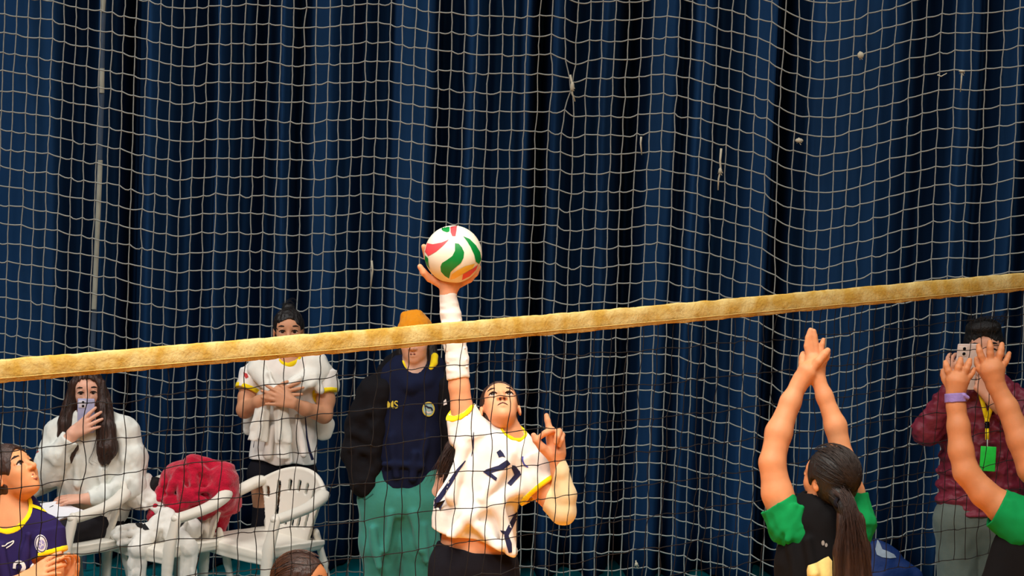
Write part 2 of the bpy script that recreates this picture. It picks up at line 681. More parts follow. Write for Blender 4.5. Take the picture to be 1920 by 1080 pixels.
def face_parts(P, h, browmat, gaze=(0, 0), lipmat=None, eyes=True, brow=True, lips=True, smile=False, nostril=False, frown=False):
    H = h.H
    if eyes:
        for sx in (-1, 1):
            c = h.p(sx * .145, -.002, .272)
            b = MB(); b.ball(c, .082 * H, 14, 10)
            e = P.mb(b, 'eye', WHITE())
            g = unit(h.z + gaze[0] * h.x + gaze[1] * h.y)
            b = MB(); b.ball(c + g * .041 * H, .05 * H, 12, 8)
            P.mb(b, 'iris', IRIS(), e)
            b = MB()
            b.tube([h.p(sx * .07, .008, .352), h.p(sx * .11, .03, .366), h.p(sx * .15, .036, .366), h.p(sx * .195, .022, .345), h.p(sx * .225, .0, .32)],
                   [.008 * H, .014 * H, .016 * H, .014 * H, .006 * H], 6)
            P.mb(b, 'eyelashes', browmat)
    if brow:
        for sx in (-1, 1):
            b = MB()
            b.tube([h.p(sx * .055, .105, .352), h.p(sx * .11, .128, .352), h.p(sx * .17, .135, .335), h.p(sx * .215, .125, .300), h.p(sx * .25, .10, .262)],
                   [.018 * H, .024 * H, .024 * H, .017 * H, .007 * H], 6)
            P.mb(b, 'eyebrow', browmat)
    if lips:
        S = Shape()
        S.chain([(h.p(-.085, -.262, .322), .014 * H), (h.p(-.03, -.245, .354), .020 * H), (h.p(.03, -.245, .354), .020 * H), (h.p(.085, -.262, .322), .014 * H)], .015 * H)
        dy = -.025 if smile else 0
        S.chain([(h.p(-.075, -.283 + dy, .32), .014 * H), (h.p(0, -.300 + dy, .350), .023 * H), (h.p(.075, -.283 + dy, .32), .014 * H)], .01 * H)
        P.mesh(S, 'lips', lipmat or mat('lip', (170, 95, 85), 0.45, 0.05), vox=max(.8, .012 * H))
        if frown:
            b = MB(); b.tube([h.p(-.125, -.30, .300), h.p(-.07, -.27, .350), h.p(0, -.255, .378), h.p(.07, -.27, .350), h.p(.125, -.30, .300)], [.006 * H, .012 * H, .013 * H, .012 * H, .006 * H], 6)
            P.mb(b, 'mouth_line', mat('mouth_dark', (70, 32, 28), 0.6, 0.05))
        elif smile:
            b = MB(); b.ball(h.p(0, -.276, .340), (.085 * H, .026 * H, .022 * H), 12, 8, h.ax)
            P.mb(b, 'teeth', mat('teeth', (235, 225, 205), 0.3, 0.02))
        else:
            b = MB(); b.tube([h.p(-.085, -.27, .334), h.p(-.04, -.267, .362), h.p(0, -.27, .368), h.p(.04, -.267, .362), h.p(.085, -.27, .334)], [.004 * H, .009 * H, .009 * H, .009 * H, .004 * H], 6)
            P.mb(b, 'mouth_line', mat('mouth_dark', (70, 32, 28), 0.6, 0.05))
    if nostril:
        b = MB()
        for sx in (-1, 1):
            b.ball(h.p(sx * .038, -.180, .405), (.022 * H, .014 * H, .026 * H), 10, 8, h.ax)
        P.mb(b, 'nostrils', mat('mouth_dark', (70, 32, 28), 0.6, 0.05))


def hair_cap(S, h, vol=0.04, back=1.0, k=4, low=-.15):
    """scalp hair swept back, face left open"""
    H, ax = h.H, h.ax
    R = lambda *a: [v * H for v in a]
    S.el(h.p(0, .135, -.07), R(.335 + vol, .385 + vol, .425 + vol), ax, k)
    S.el(h.p(0, -.08, -.22 * back), R(.28 + vol, .28, .24 + vol), ax, .1 * H)


def face_open(S, h, top=.30, wide=.30):
    H, ax = h.H, h.ax
    S.el(h.p(0, top - .46, .42), [wide * H, .46 * H, .42 * H], ax, .03 * H, 'sub')
    for sx in (-1, 1):
        S.el(h.p(sx * .38, -.16, .02), [.12 * H, .2 * H, .13 * H], ax, .03 * H, 'sub')


def hand(S, w, d, n, L, side, curls=((.2, .3, .2),) * 4, spread=1.0, thumb=(.55, .75, .2, .3), k=None, tg='hand', scale=1.0):
    """palm with five separate fingers; d along the palm, n out of the palm, side picks the thumb side"""
    w, d, n = V(w), unit(d), V(n)
    n = unit(n - (n @ d) * d)
    t = np.cross(d, n) * side
    k = k if k is not None else .012 * L
    kb = .07 * L
    offs = (.165, .055, -.06, -.165)
    outl = (.50, .52, .485, .43)
    for i in range(4):
        b = w + d * outl[i] * L + t * offs[i] * L
        S.rc(w + t * offs[i] * .45 * L, b, .085 * L * scale, .062 * L * scale, kb, tg=tg)
    lens = (.42, .46, .425, .335)
    for i in range(4):
        p = w + d * outl[i] * L + t * offs[i] * L
        df = unit(d + t * spread * (.22, .05, -.10, -.26)[i])
        a = 0
        rad = [.058, .052, .046, .038]
        if i == 3: rad = [r * .86 for r in rad]
        for j, fr in enumerate((.45, .30, .25)):
            a += curls[i][j]
            dr = math.cos(a) * df + math.sin(a) * n
            q = p + dr * lens[i] * L * fr
            S.rc(p, q, rad[j] * L * scale, rad[j + 1] * L * scale, k, tg=tg)
            p = q
    td, tt, tn, tc = thumb
    b = w + d * .10 * L + t * .10 * L
    dr = unit(d * td + t * tt + n * tn)
    q = b + dr * .24 * L
    S.rc(b, q, .085 * L * scale, .065 * L * scale, .06 * L, tg=tg)
    dr2 = unit(dr + tc * (d - .3 * t))
    q2 = q + dr2 * .17 * L
    S.rc(q, q2, .06 * L * scale, .052 * L * scale, k, tg=tg)
    dr3 = unit(dr2 + tc * (d - .5 * t))
    S.rc(q2, q2 + dr3 * .13 * L, .052 * L * scale, .04 * L * scale, k, tg=tg)


def strands(P, h_paths, r, material, parent, name='loose_strands', seed=0, jitter=3, n=20):
    """loose hair strands following guide paths (local px)"""
    rng = np.random.default_rng(seed)
    b = MB()
    for path in h_paths:
        path = np.asarray(path, float)
        t = np.linspace(0, 1, len(path))
        q = np.linspace(0, 1, 8)
        base = np.stack([np.interp(q, t, path[:, i]) for i in range(3)], 1)
        for _ in range(n):
            o = rng.normal(0, jitter, 3)
            e = rng.normal(0, jitter * 1.2, 3)
            pp = base + o + e * q[:, None] ** 2 + rng.normal(0, .4, (8, 3))
            b.tube(pp, np.linspace(r, r * .4, 8), 3, cap=False)
    return tag(P.mb(b, name, material, parent), kind='stuff')


def combed(P, h, tie, vol, material, parent, n=220, seed=0, front=.25, r=.5, side_min=-.35):
    """fine combed strands lying on the scalp, from the hairline to where the hair is tied (head units)"""
    rng = np.random.default_rng(seed)
    R = V(.335 + vol, .385 + vol, .425 + vol) * 1.012
    C = V(0, .125, -.07)
    d1 = unit((V(tie) - C) / R)
    b = MB()
    k = 0
    while k < n:
        d0 = unit(rng.normal(0, 1, 3))
        if d0[1] < side_min or d0[2] > .75 or (d0[2] > .1 and d0[1] < front + .55 * d0[2]):
            continue
        e = unit(d1 + rng.normal(0, .10, 3))
        pts = []
        lift = rng.uniform(-.006, .008)
        wob = rng.normal(0, .012, 3)
        for t in np.linspace(0, 1, 9):
            q = unit(d0 * (1 - t) + e * t + wob * math.sin(t * 6.3))
            c = C + q * R * (1 + lift)
            pts.append(h.p(*c))
        b.tube(pts, [r * .5] + [r] * 7 + [r * .6], 3, cap=False)
        k += 1
    return tag(P.mb(b, 'combed_strands', material, parent), kind='stuff')


def shoe(S, ankle, toe, r, k=4):
    S.rc(ankle, toe, r, r * .75, k, tg='shoe')
# ------------------------------------------------------------------ hall shell
DWALL, DCURT, DNET = 16.75, 16.28, 15.98
YC = lambda: 0
yc_floor = pix_z(960, 1090, 0.0)          # curtain foot
CURT_Y = yc_floor[1] + 0.2
NET_Y = CURT_Y - 0.50
b = MB(); b.box((0, 10.0, -0.05), (9, 12, 0.05))
floor = tag(b.out('floor', mat('floor_teal', (0, 112, 124), 0.5, 0.06, 3, 0.02, 60), smooth=False), kind='structure')
b = MB(); b.box((0.0, 6.2, 0.001), (6.0, 6.9, 0.0012))
court = tag(b.out('floor_court', mat('court_orange', (244, 164, 58), 0.45, 0.06, 4, 0.02, 60), smooth=False), kind='structure')
b = MB(); b.box((0, CURT_Y + 0.75, 4.0), (9, 0.1, 4.0))
tag(b.out('wall_back', mat('wall_dark', (26, 30, 40), 0.9, 0.1, 2), smooth=False), kind='structure')

# ------------------------------------------------------------------ curtains: dark navy drapes in deep folds
bands = [(-420, .6), (-360, -.9), (-290, .7), (-230, -.8), (-160, .5), (-110, -.4), (-50, .3), (10, .75), (60, 1.0), (115, .8), (150, -.5), (178, -.9), (203, .8), (222, .2), (244, -1.4), (262, -.2), (288, .9), (318, .1), (345, -.6), (385, -1.3),
         (412, 1.0), (432, .2), (455, -.4), (490, -1.3), (520, -.2), (539, 1.15), (562, -.5), (592, .7), (625, .75), (655, -.1), (676, -1.0), (712, -1.4), (745, 1.1), (792, 1.0), (812, -1.2),
         (838, -.9), (868, .95), (890, .0), (912, -.9), (950, -.5), (976, .9), (1003, -1.3), (1032, 1.1), (1052, .2), (1072, -.7), (1098, -.3), (1122, 1.25), (1145, -.1), (1170, -1.5), (1202, .8),
         (1236, .75), (1258, -.4), (1280, .7), (1302, .1), (1330, -.9), (1362, -.2), (1388, .7), (1418, .9), (1446, -1.5), (1474, -.3), (1500, 1.05), (1560, 1.15), (1620, 1.0), (1650, .3), (1690, -.9), (1722, -1.5), (1757, .9),
         (1790, .2), (1812, -.7), (1838, .4), (1862, .75), (1893, -.8), (1930, .4), (1990, -1.0), (2050, .7), (2110, -.9), (2190, .8), (2260, -.7), (2330, .5)]
rng = np.random.default_rng(21)
while bands[-1][0] < 3000: bands.append((bands[-1][0] + rng.uniform(45, 75), rng.uniform(.5, 1) * (1 if bands[-1][1] < 0 else -1)))
while bands[0][0] > -1000: bands.insert(0, (bands[0][0] - rng.uniform(45, 75), rng.uniform(.5, 1) * (1 if bands[0][1] < 0 else -1)))
bx = np.array([p[0] for p in bands], float); bh = np.array([p[1] for p in bands])


def smooth_interp(x, xs, ys):
    i = np.clip(np.searchsorted(xs, x) - 1, 0, len(xs) - 2)
    t = (x - xs[i]) / (xs[i + 1] - xs[i])
    t = t * t * (3 - 2 * t)
    return ys[i] * (1 - t) + ys[i + 1] * t


cur_mat = mat('curtain_navy', (21, 55, 94), 0.85, 0.25, 1.2, 0.12, 160, sheen=0.0, spec=0.1, stretch=(1, 1, .25))
SCU = FPX / 16.3


def curtain(name, x0, x1, label):
    nx, nz = int((x1 - x0) / 3.0), 26
    xs = np.linspace(x0, x1, nx)
    zs = np.linspace(0.015, 6.2, nz)
    rng = np.random.default_rng(int(x0) % 97)
    ph = rng.uniform(0, 6, 6)
    v = np.zeros((nz, nx, 3))
    for j, z in enumerate(zs):
        y_img = 1080 - (z / 3.9) * 1240       # rough photo row
        sh = 6 * math.sin(z * 1.1 + ph[0]) + 3 * math.sin(z * 2.3 + ph[1])
        px = xs + sh * np.sin(xs * .013 + ph[2])
        h = smooth_interp(px, bx, bh) * (0.25 + 0.015 * math.sin(z * 1.7 + ph[3]))
        h += 0.006 * np.sin(xs * .21 + z * 1.3) + 0.004 * np.sin(xs * .09 - z * 3)
        v[j, :, 0] = (xs - 960) / SCU
        v[j, :, 1] = CURT_Y - h
        v[j, :, 2] = z
    f = np.array([[j * nx + i, j * nx + i + 1, (j + 1) * nx + i + 1, (j + 1) * nx + i] for j in range(nz - 1) for i in range(nx - 1)])
    o = new_mesh(name, v.reshape(-1, 3), f, cur_mat)
    md = o.modifiers.new('thickness', 'SOLIDIFY'); md.thickness = 0.006
    return tag(o, label, 'curtain')


curtain('curtain', -960, 185, 'narrow navy stage curtain at the edge, ending at a pale hanging strap')
curtain('curtain', 187, 2960, 'wide navy stage curtain in deep folds behind the players and the white mesh')

# pale strap hanging down the joint of the two curtains
st = [(196, -40), (194, 20), (192, 60), (191, 140), (191, 175), (188, 260), (186, 330), (183, 420), (180, 500), (176, 600), (172, 700), (168, 800), (164, 900), (160, 1000), (157, 1068)]
ys_c = CURT_Y - 0.30
b = MB()
P = [pix_y(x, y, ys_c) for x, y in st]
wv = X0 * 0.0135
v, f = [], []
for p in P:
    v += [p - wv, p + wv, p + wv + V(0, .006, 0), p - wv + V(0, .006, 0)]
for i in range(len(P) - 1):
    for j in range(4):
        k = (j + 1) % 4
        f.append([i * 4 + j, i * 4 + k, i * 4 + 4 + k, i * 4 + 4 + j])
b.add(v, f)
strap = tag(b.out('webbing_strap', mat('strap', (66, 84, 106), 0.7, 0.1, 6)), 'narrow pale webbing strap hanging straight down between the two navy curtains', 'strap')

for seg in (((195, -20), (193, 10), (192, 22)), ((191.5, 128), (191, 150), (191, 174)), ((188, 300), (184, 400), (181, 470), (178, 540), (176, 580)), ((168, 800), (165, 870), (160, 990))):
    P = [pix_y(x, y, ys_c - .004) for x, y in seg]
    v, f = [], []
    for p in P:
        v += [p - wv * .96, p + wv * .96, p + wv * .96 + V(0, .003, 0), p - wv * .96 + V(0, .003, 0)]
    for i in range(len(P) - 1):
        for j in range(4):
            k = (j + 1) % 4
            f.append([i * 4 + j, i * 4 + k, i * 4 + 4 + k, i * 4 + 4 + j])
    new_mesh('pale_length', v, f, mat('strap_pale', (168, 172, 160), .8, .12, 9), strap)

# ------------------------------------------------------------------ protective net in front of the curtains
prof = [(-200, -35), (0, 0), (50, 7), (100, 14), (150, 25), (215, 35), (250, 45), (290, 52), (345, 63), (400, 57), (500, 56), (560, 62), (640, 58), (700, 53), (740, 55), (800, 67), (870, 73), (915, 77),
        (1050, 77), (1080, 90), (1110, 85), (1180, 85), (1240, 78), (1280, 82), (1310, 89), (1357, 100), (1405, 113), (1455, 128), (1481, 147), (1505, 154), (1530, 159), (1557, 160), (1582, 156), (1630, 145),
        (1700, 125), (1760, 110), (1810, 105), (1840, 110), (1920, 96), (2120, 80)]
pfx, pfy = np.array([p[0] for p in prof], float), np.array([p[1] for p in prof], float)
cols = [8.0]
while cols[-1] < 2600:
    x = cols[-1]
    cols.append(x + np.interp(x, [0, 600, 1250, 1400, 1600, 1720, 1900], [22.4, 22.8, 24.0, 25.0, 26.2, 28.5, 29.5]))
left = []
x = 8.0
while x > -640:
    x -= 22.4; left.append(x)
cols = np.array(left[::-1] + cols)
rows = np.array([25 + 36.2 * r - .06 * r * r for r in range(-6, 34)])
rng = np.random.default_rng(5)
NC, NR = len(cols), len(rows)
GX = np.zeros((NR, NC)); GY = np.zeros((NR, NC))
cw = rng.normal(0, 1, (NC, 4))
for i, y in enumerate(rows):
    GX[i] = cols + .9 * cw[:, 0] * np.sin(y / 160 + 3 * cw[:, 1]) + rng.normal(0, .8, NC) + 4.0 * math.sin(y / 420.0) * np.sin(cols / 310.0)
    base = y + np.interp(cols, pfx, pfy) * (1 - .1 * (y / 1080))
    GY[i] = base + rng.normal(0, 1.3, NC)
    GX[i] -= .036 * (GY[i] - 40)
pin = np.exp(-((GX - 1068) / 24) ** 2 - ((GY - 163) / 44) ** 2)
GX += (1073 - GX) * np.minimum(pin * 1.15, .95)
GY += (163 - GY) * pin * .5


def netpt(x, y):
    return pix_y(x, y, NET_Y + .05 * math.sin(x / 190) + .03 * math.sin(x / 83 + y / 300) - .10 * math.exp(-((x - 1540) / 160) ** 2))


b = MB()
CR = 0.0036
for j in range(NC):
    pts = []
    for i in range(NR):
        pts.append(netpt(GX[i, j], GY[i, j]))
        if i < NR - 1:
            pts.append(netpt((GX[i, j] + GX[i + 1, j]) / 2 + rng.normal(0, .5), (GY[i, j] + GY[i + 1, j]) / 2))
    b.tube(pts, CR * .88, 4, cap=False)
for i in range(NR):
    pts = []
    for j in range(NC):
        pts.append(netpt(GX[i, j], GY[i, j]))
        if j < NC - 1:
            sag = abs(rng.normal(0, 1.3)) + .6
            if rng.random() < .05: sag += 2.5
            sk = rng.uniform(.3, .7)
            for t in (.22, .5, .78):
                w_ = 4 * t * (1 - t) * (1 + (.5 - sk) * 2.2 * (.5 - t) * 2)
                pts.append(netpt(GX[i, j] * (1 - t) + GX[i, j + 1] * t, GY[i, j] * (1 - t) + GY[i, j + 1] * t + sag * w_))
    b.tube(pts, CR, 4, cap=False)
cordm = mat('net_cord', (150, 152, 146), 0.9, 0.12, 40)
pnet = tag(b.out('protective_net', cordm), 'tall white mesh safety net hanging in front of the navy curtains', 'net')
knot_m = mat('knot_cord', (186, 180, 160), 0.9, 0.1, 40)


def knot(pts, r, blob=None):
    b = MB()
    P = [netpt(x, y) - V(0, .012, 0) for x, y in pts]
    b.tube(P, np.linspace(r, r * .6, len(P)), 6)
    if blob:
        b.ball((netpt(blob[0], blob[1]) - V(0, .014, 0)), (blob[2], .012, blob[3]), 8, 6)
        for q in range(4):
            a = (netpt(blob[0], blob[1]) - V(0, .014, 0))
            b.tube([a, a + V(.009 * math.cos(q * 1.7), 0, .010 * math.sin(q * 1.7) - .004), a + V(.014 * math.cos(q * 1.7 + .4), -.003, .012 * math.sin(q * 1.7) - .012)], .0026, 5)
    return b.out('repair_knot', knot_m, pnet)


knot([(1069, 140), (1073, 158), (1073, 175), (1078, 190)], .006, (1073, 162, .011, .026))
knot([(1202, 256), (1201, 268), (1203, 290)], .006)
knot([(1612, 96), (1612, 112)], .004, (1613, 103, .018, .018))
knot([(1497, 258), (1500, 266)], .004, (1498, 263, .022, .012))
knot([(1352, 278), (1350, 300), (1351, 318), (1347, 335), (1346, 356)], .0065, (1350, 320, .010, .018))
knot([(1803, 132), (1802, 150), (1800, 172)], .005, (1803, 133, .018, .006))
knot([(1757, 140), (1764, 143), (1775, 137)], .004)
knot([(697, 488), (699, 505), (695, 540)], .006)
knot([(1192, 1050), (1193, 1062)], .004, (1193, 1057, .010, .012))

# ------------------------------------------------------------------ volleyball net across the court
snet = lambda x: 570 + (438 - 570) * x / 1920
ttop = lambda x: np.interp(x, [-900, -400, 0, 300, 640, 960, 1280, 1600, 1920, 2300, 2800], [743, 704, 673, 648.5, 620.5, 594, 567, 538.5, 510.5, 476, 431])
tbot = lambda x: np.interp(x, [-900, -400, 0, 300, 640, 960, 1280, 1600, 1920, 2300, 2800], [797, 753, 717.5, 691.5, 662, 634, 605, 575, 545, 508, 460])
tp = lambda x, y: pix(x, y, FPX / snet(x))
rng = np.random.default_rng(11)
txs = np.arange(-800, 2701, 6.0)
NU = len(txs)
cs = 12
v = np.zeros((NU, cs, 3))
nd = unit(np.cross(tp(1500, 560) - tp(300, 660), V(0, 0, 1)))
if nd[1] > 0: nd = -nd
jt = rng.normal(0, .8, NU); jb = rng.normal(0, .9, NU)
jt = np.convolve(jt, np.ones(3) / 3, 'same'); jb = np.convolve(jb, np.ones(3) / 3, 'same')
for i, x in enumerate(txs):
    a, c = tp(x, ttop(x) + jt[i]), tp(x, tbot(x) + jb[i])
    for j in range(cs):
        if j < 6:
            t, th = (.02, .08, .35, .65, .95, .995)[j], (.002, .0075, .009, .0088, .0078, .004)[j]
        else:
            t, th = (.995, .93, .6, .35, .10, .02)[j - 6], -(.001, .006, .007, .007, .006, .002)[j - 6]
        wob = .0009 * math.sin(x * .11 + j) + .0009 * math.sin(x * .047 - j * 2) + rng.normal(0, .0007)
        v[i, j] = a * (1 - t) + c * t + nd * (th + wob)
f = [[i * cs + j, i * cs + (j + 1) % cs, (i + 1) * cs + (j + 1) % cs, (i + 1) * cs + j] for i in range(NU - 1) for j in range(cs)]
f += [list(range(cs)), [(NU - 1) * cs + j for j in range(cs)][::-1]]
vroot = empty('volleyball_net', tuple(tp(960, 594) * V(1, 1, 0)), 'black volleyball net with a cream yellow canvas top band across the court', 'net')
vo = np.array(vroot.location)
tape = new_mesh('top_band', v.reshape(-1, 3), f, None, vroot, vo)
tape['label'] = 'creased cream yellow canvas band'


def tape_material():
    m = mat('tape_canvas', (180, 143, 64), 0.9, 0.1, 13, 0.3, 90, spec=.08, rgb2=(202, 180, 120), lo=.36, hi=.66)
    nt = m.node_tree
    # crease lines, slightly darker and yellower
    vo_ = nt.nodes.new('ShaderNodeTexVoronoi'); vo_.feature = 'DISTANCE_TO_EDGE'; vo_.inputs['Scale'].default_value = 11
    tcn = [n for n in nt.nodes if n.type == 'MAPPING'][0]
    nt.links.new(tcn.outputs['Vector'], vo_.inputs['Vector'])
    rp = nt.nodes.new('ShaderNodeValToRGB')
    rp.color_ramp.elements[0].position, rp.color_ramp.elements[1].position = .0, .035
    rp.color_ramp.elements[0].color = (*lin((196, 160, 80)), 1)
    rp.color_ramp.elements[1].color = (1, 1, 1, 1)
    nt.links.new(vo_.outputs['Distance'], rp.inputs['Fac'])
    mx = nt.nodes.new('ShaderNodeMix'); mx.data_type = 'RGBA'; mx.blend_type = 'MULTIPLY'; mx.inputs['Factor'].default_value = .22
    bs = nt.nodes['Principled BSDF']
    src = bs.inputs['Base Color'].links[0].from_socket
    nt.links.new(src, mx.inputs['A']); nt.links.new(rp.outputs['Color'], mx.inputs['B'])
    nt.links.new(mx.outputs['Result'], bs.inputs['Base Color'])
    return m


tape.data.materials.append(tape_material())
for tt in (.80,):
    b = MB()
    b.tube([tp(x, ttop(x) * (1 - tt) + tbot(x) * tt) + nd * .0102 for x in txs], .0016, 4, cap=False)
    s_ = b.out('stitched_seam', mat('seam', (190, 160, 92), .9), vroot, vo)

# black mesh below the band: square cords hanging slightly slack
b = MB()
cl = [tp(x, tbot(x) - 2) for x in np.arange(-800, 2701, 2.0)]
cl = np.array(cl); ln = np.concatenate([[0], np.cumsum(np.linalg.norm(np.diff(cl, axis=0), axis=1))])
x868 = np.interp(868, np.arange(-800, 2701, 2.0), ln)
us = np.arange(x868 - int(x868 / .078) * .078, ln[-1], .078)
top_pts = np.stack([np.interp(us, ln, cl[:, i]) for i in range(3)], 1)
nrow = 9
udir = unit(cl[-1] - cl[0])
rng = np.random.default_rng(3)
grid = np.zeros((nrow + 1, len(us), 3))
grid[0] = top_pts
lean = rng.normal(0, .006, len(us))
for r in range(1, nrow + 1):
    dz = .099 + .131 * (r - 1)
    wv = .012 * np.sin(us * 1.3 + r * .5) + rng.normal(0, .004, len(us))
    grid[r] = top_pts + V(0, 0, -1) * (dz + wv)[:, None] + udir * (-.004 * r + lean * math.sin(r * .9) + rng.normal(0, .003, len(us)))[:, None] + nd * rng.normal(0, .006, len(us))[:, None]
NRD = .0017


def wavy(a, c, amp, seed):
    t = np.linspace(0, 1, 6)[:, None]
    r = np.random.default_rng(seed)
    o = r.normal(0, 1, 3) * amp
    return a * (1 - t) + c * t + np.sin(t * math.pi) * o + np.sin(t * 2 * math.pi) * r.normal(0, 1, 3) * amp * .5


for j in range(len(us)):
    pts = []
    for r in range(nrow):
        q = wavy(grid[r, j], grid[r + 1, j], .0035, j * 31 + r)
        pts += list(q[:-1])
    pts.append(grid[nrow, j])
    b.tube(pts, NRD, 4, cap=False)
for r in range(1, nrow + 1):
    pts = []
    for j in range(len(us) - 1):
        q = wavy(grid[r, j], grid[r, j + 1], .0022, j * 17 + r * 5)
        pts += list(q[:-1])
    pts.append(grid[r, -1])
    b.tube(pts, NRD, 4, cap=False)
    for j in range(len(us)):
        b.ball(grid[r, j], .0036, 6, 4)
b.out('mesh_cords', mat('black_cord', (16, 15, 18), 0.8, 0.1), vroot, vo)['label'] = 'black knotted mesh cords'
# ------------------------------------------------------------------ the attacking player and the ball
SK_A = skin('warm', (226, 160, 118))
JERSEY_W = cloth('jersey_white', (240, 234, 226), .06, 60)
YEL = cloth('trim_yellow', (244, 214, 20))
NAVY_P = mat('print_navy', (28, 30, 66), 0.7, 0.05)
BLACK_C = cloth('shorts_black', (20, 19, 26))
HAIR_D = hairmat('dark', (20, 16, 15))
HAIR_L = mat('hair_sheen', (42, 33, 29), .5, .3, 60)
HAIR_BL = mat('hair_brown_sheen', (84, 56, 42), .4, .3, 60)
HAIR_B = hairmat('brown', (52, 32, 24))
BROW = mat('brow_dark', (40, 26, 20), .8, .1)

P = Fig(890, 900, 11.35)
zf = P.gy(880, 0, 0.0)
P.start('person', 'player in white jersey leaping with one arm up to strike the ball', 'person', (880, zf, 0))
m = P.m
S = Shape()
# right arm up to the ball
S.chain([((876, 812, 2), 30), ((866, 765, 0), 20.5), ((861, 725, -2), 19.5), ((857, 672, -3), 19), ((852, 636, -4), 20), ((845, 590, -6), 17), ((841, 553, -8), 14.5)], 5, tg='armR')
# torso
S.rc((958, 832, 6), (925, 890, 8), 30, 64, 14, ((0, 0, 1), .62), tg='torso')
S.rc((925, 890, 8), (893, 985, 10), 62, 55, 20, ((0, 0, 1), .66), tg='torso')
S.rc((893, 985, 10), (888, 1060, 12), 60, 70, 20, ((0, 0, 1), .74), tg='hips')
# legs, bent back in the jump
for sx, kx in ((-1, -8), (1, 14)):
    hx = 888 + sx * 36
    S.chain([((hx, 1065, 12), 44), ((hx + kx, 1180, 0), 38), ((hx + kx * 1.3, 1285, -10), 27)], 10, tg='leg')
    S.chain([((hx + kx * 1.3, 1285, -10), 27), ((hx + kx, 1340, 60), 26), ((hx + kx, 1410, 130), 16)], 6, tg='shin')
    S.rc((hx + kx, 1415, 135), (hx + kx, 1440, 190), 15, 10, 5, tg='foot')
    S.rc((hx + kx, 1408, 140), (hx + kx + 2, 1475, 150), 17, 14, 5, tg='foot')
# left arm bent, hand before the shoulder
S.chain([((982, 868, 4), 31), ((1018, 915, -8), 25), ((1054, 958, -18), 22)], 8, tg='armL')
S.chain([((1056, 958, -18), 21.5), ((1057, 925, -26), 20), ((1048, 880, -36), 15), ((1044, 862, -40), 13)], 8, tg='foreL')
# neck and head thrown back
S.chain([((953, 835, 10), 32), ((950, 812, 6), 27), ((944, 795, 8), 26)], 10, tg='neck')
hA = HeadFrame((938, 764, 6), 104, 4, 47, 3)
head(S, hA, nose=.98)
# striking hand: palm under and behind the ball, fingers spread around it
HL = 92
w0 = V(840, 552, -8)
wc = V(843, 532, -4)
BALL = V(850, 477, -14)
S.rc(w0, wc, 15, 21, 6, tg='hand')
S.rc(wc, (849, 528, 14), 19, 19, 8, ((0, 1, 0), .75), tg='hand')
fng = [[(828, 533, -6), (806, 522, -12), (795, 511, -18), (788, 500, -20)],               # thumb
       [(836, 528, 18), (812, 505, 28), (800, 482, 30), (794, 462, 24)],
       [(846, 526, 24), (838, 500, 44), (834, 472, 50), (832, 448, 46)],
       [(858, 527, 20), (872, 503, 34), (880, 480, 38), (886, 460, 34)],
       [(862, 531, 4), (880, 523, 2), (891, 512, 0), (897, 501, 2)]]
for q in fng:
    S.chain([(q[0], 8.5), (q[1], 7), (q[2], 6.2), (q[3], 5)], 2.5, tg='hand')
# free hand: index finger up, thumb and the others curled
hc = V(1044, 850, -42)
S.rc((1043, 862, -40), (1041, 845, -44), 14, 17, 6, tg='hand')
for a, bb in (((1036, 846, -46), (1030, 812, -52)), ((1042, 846, -44), (1039, 810, -48)), ((1047, 846, -42), (1046, 813, -46)), ((1050, 848, -40), (1050, 820, -42))):
    S.rc(a, bb, 10, 8.2, 6, tg='hand')
S.chain([((1030, 812, -52), 7), ((1029, 800, -50), 6.4), ((1026, 786, -48), 5.6), ((1024, 777, -46), 4.6)], 2, tg='hand')
S.chain([((1039, 809, -48), 7), ((1034, 803, -62), 6.2), ((1022, 808, -70), 5.6), ((1013, 815, -68), 5)], 1.5, tg='hand')
S.chain([((1046, 812, -46), 7.2), ((1047, 806, -62), 6.4), ((1044, 815, -72), 5.8), ((1041, 826, -70), 5)], 1.5, tg='hand')
S.chain([((1051, 818, -42), 6.6), ((1053, 813, -56), 5.8), ((1051, 822, -64), 5.2), ((1048, 831, -62), 4.6)], 1.5, tg='hand')
S.chain([((1036, 856, -46), 10), ((1016, 836, -60), 8), ((1005, 822, -66), 6.6), ((1000, 813, -66), 5.2)], 3, tg='hand')
SA = S
bodyA = P.mesh(S, 'body', SK_A, vox=1.9)
face_parts(P, hA, BROW, gaze=(-.10, .15), nostril=True, frown=True, lipmat=mat('lip_warm', (188, 112, 92), .5, .04))

# hair swept back and the tail swinging behind the arm
S = Shape()
hair_cap(S, hA, .022, 1.05)
face_open(S, hA, .36, .35)
S.chain([(hA.p(0, .02, -.50), 18), (hA.p(-.25, -.1, -.65), 15), ((872, 812, 62), 12), ((846, 842, 60), 11), ((830, 872, 58), 10), ((824, 896, 58), 4)], 10)
S.noise(.8, (4, 12, 5), 3)
hm = P.mesh(S, 'hair', HAIR_B, vox=2.0)
combed(P, hA, (0, .02, -.55), .022, HAIR_L, hm, n=120, seed=3)
strands(P, [[(868, 815, 58), (842, 842, 50), (826, 872, 48), (818, 902, 52)], [(872, 822, 58), (850, 850, 50), (834, 880, 48), (832, 906, 50)]], .5, HAIR_B, hm, seed=7, jitter=5, n=40)

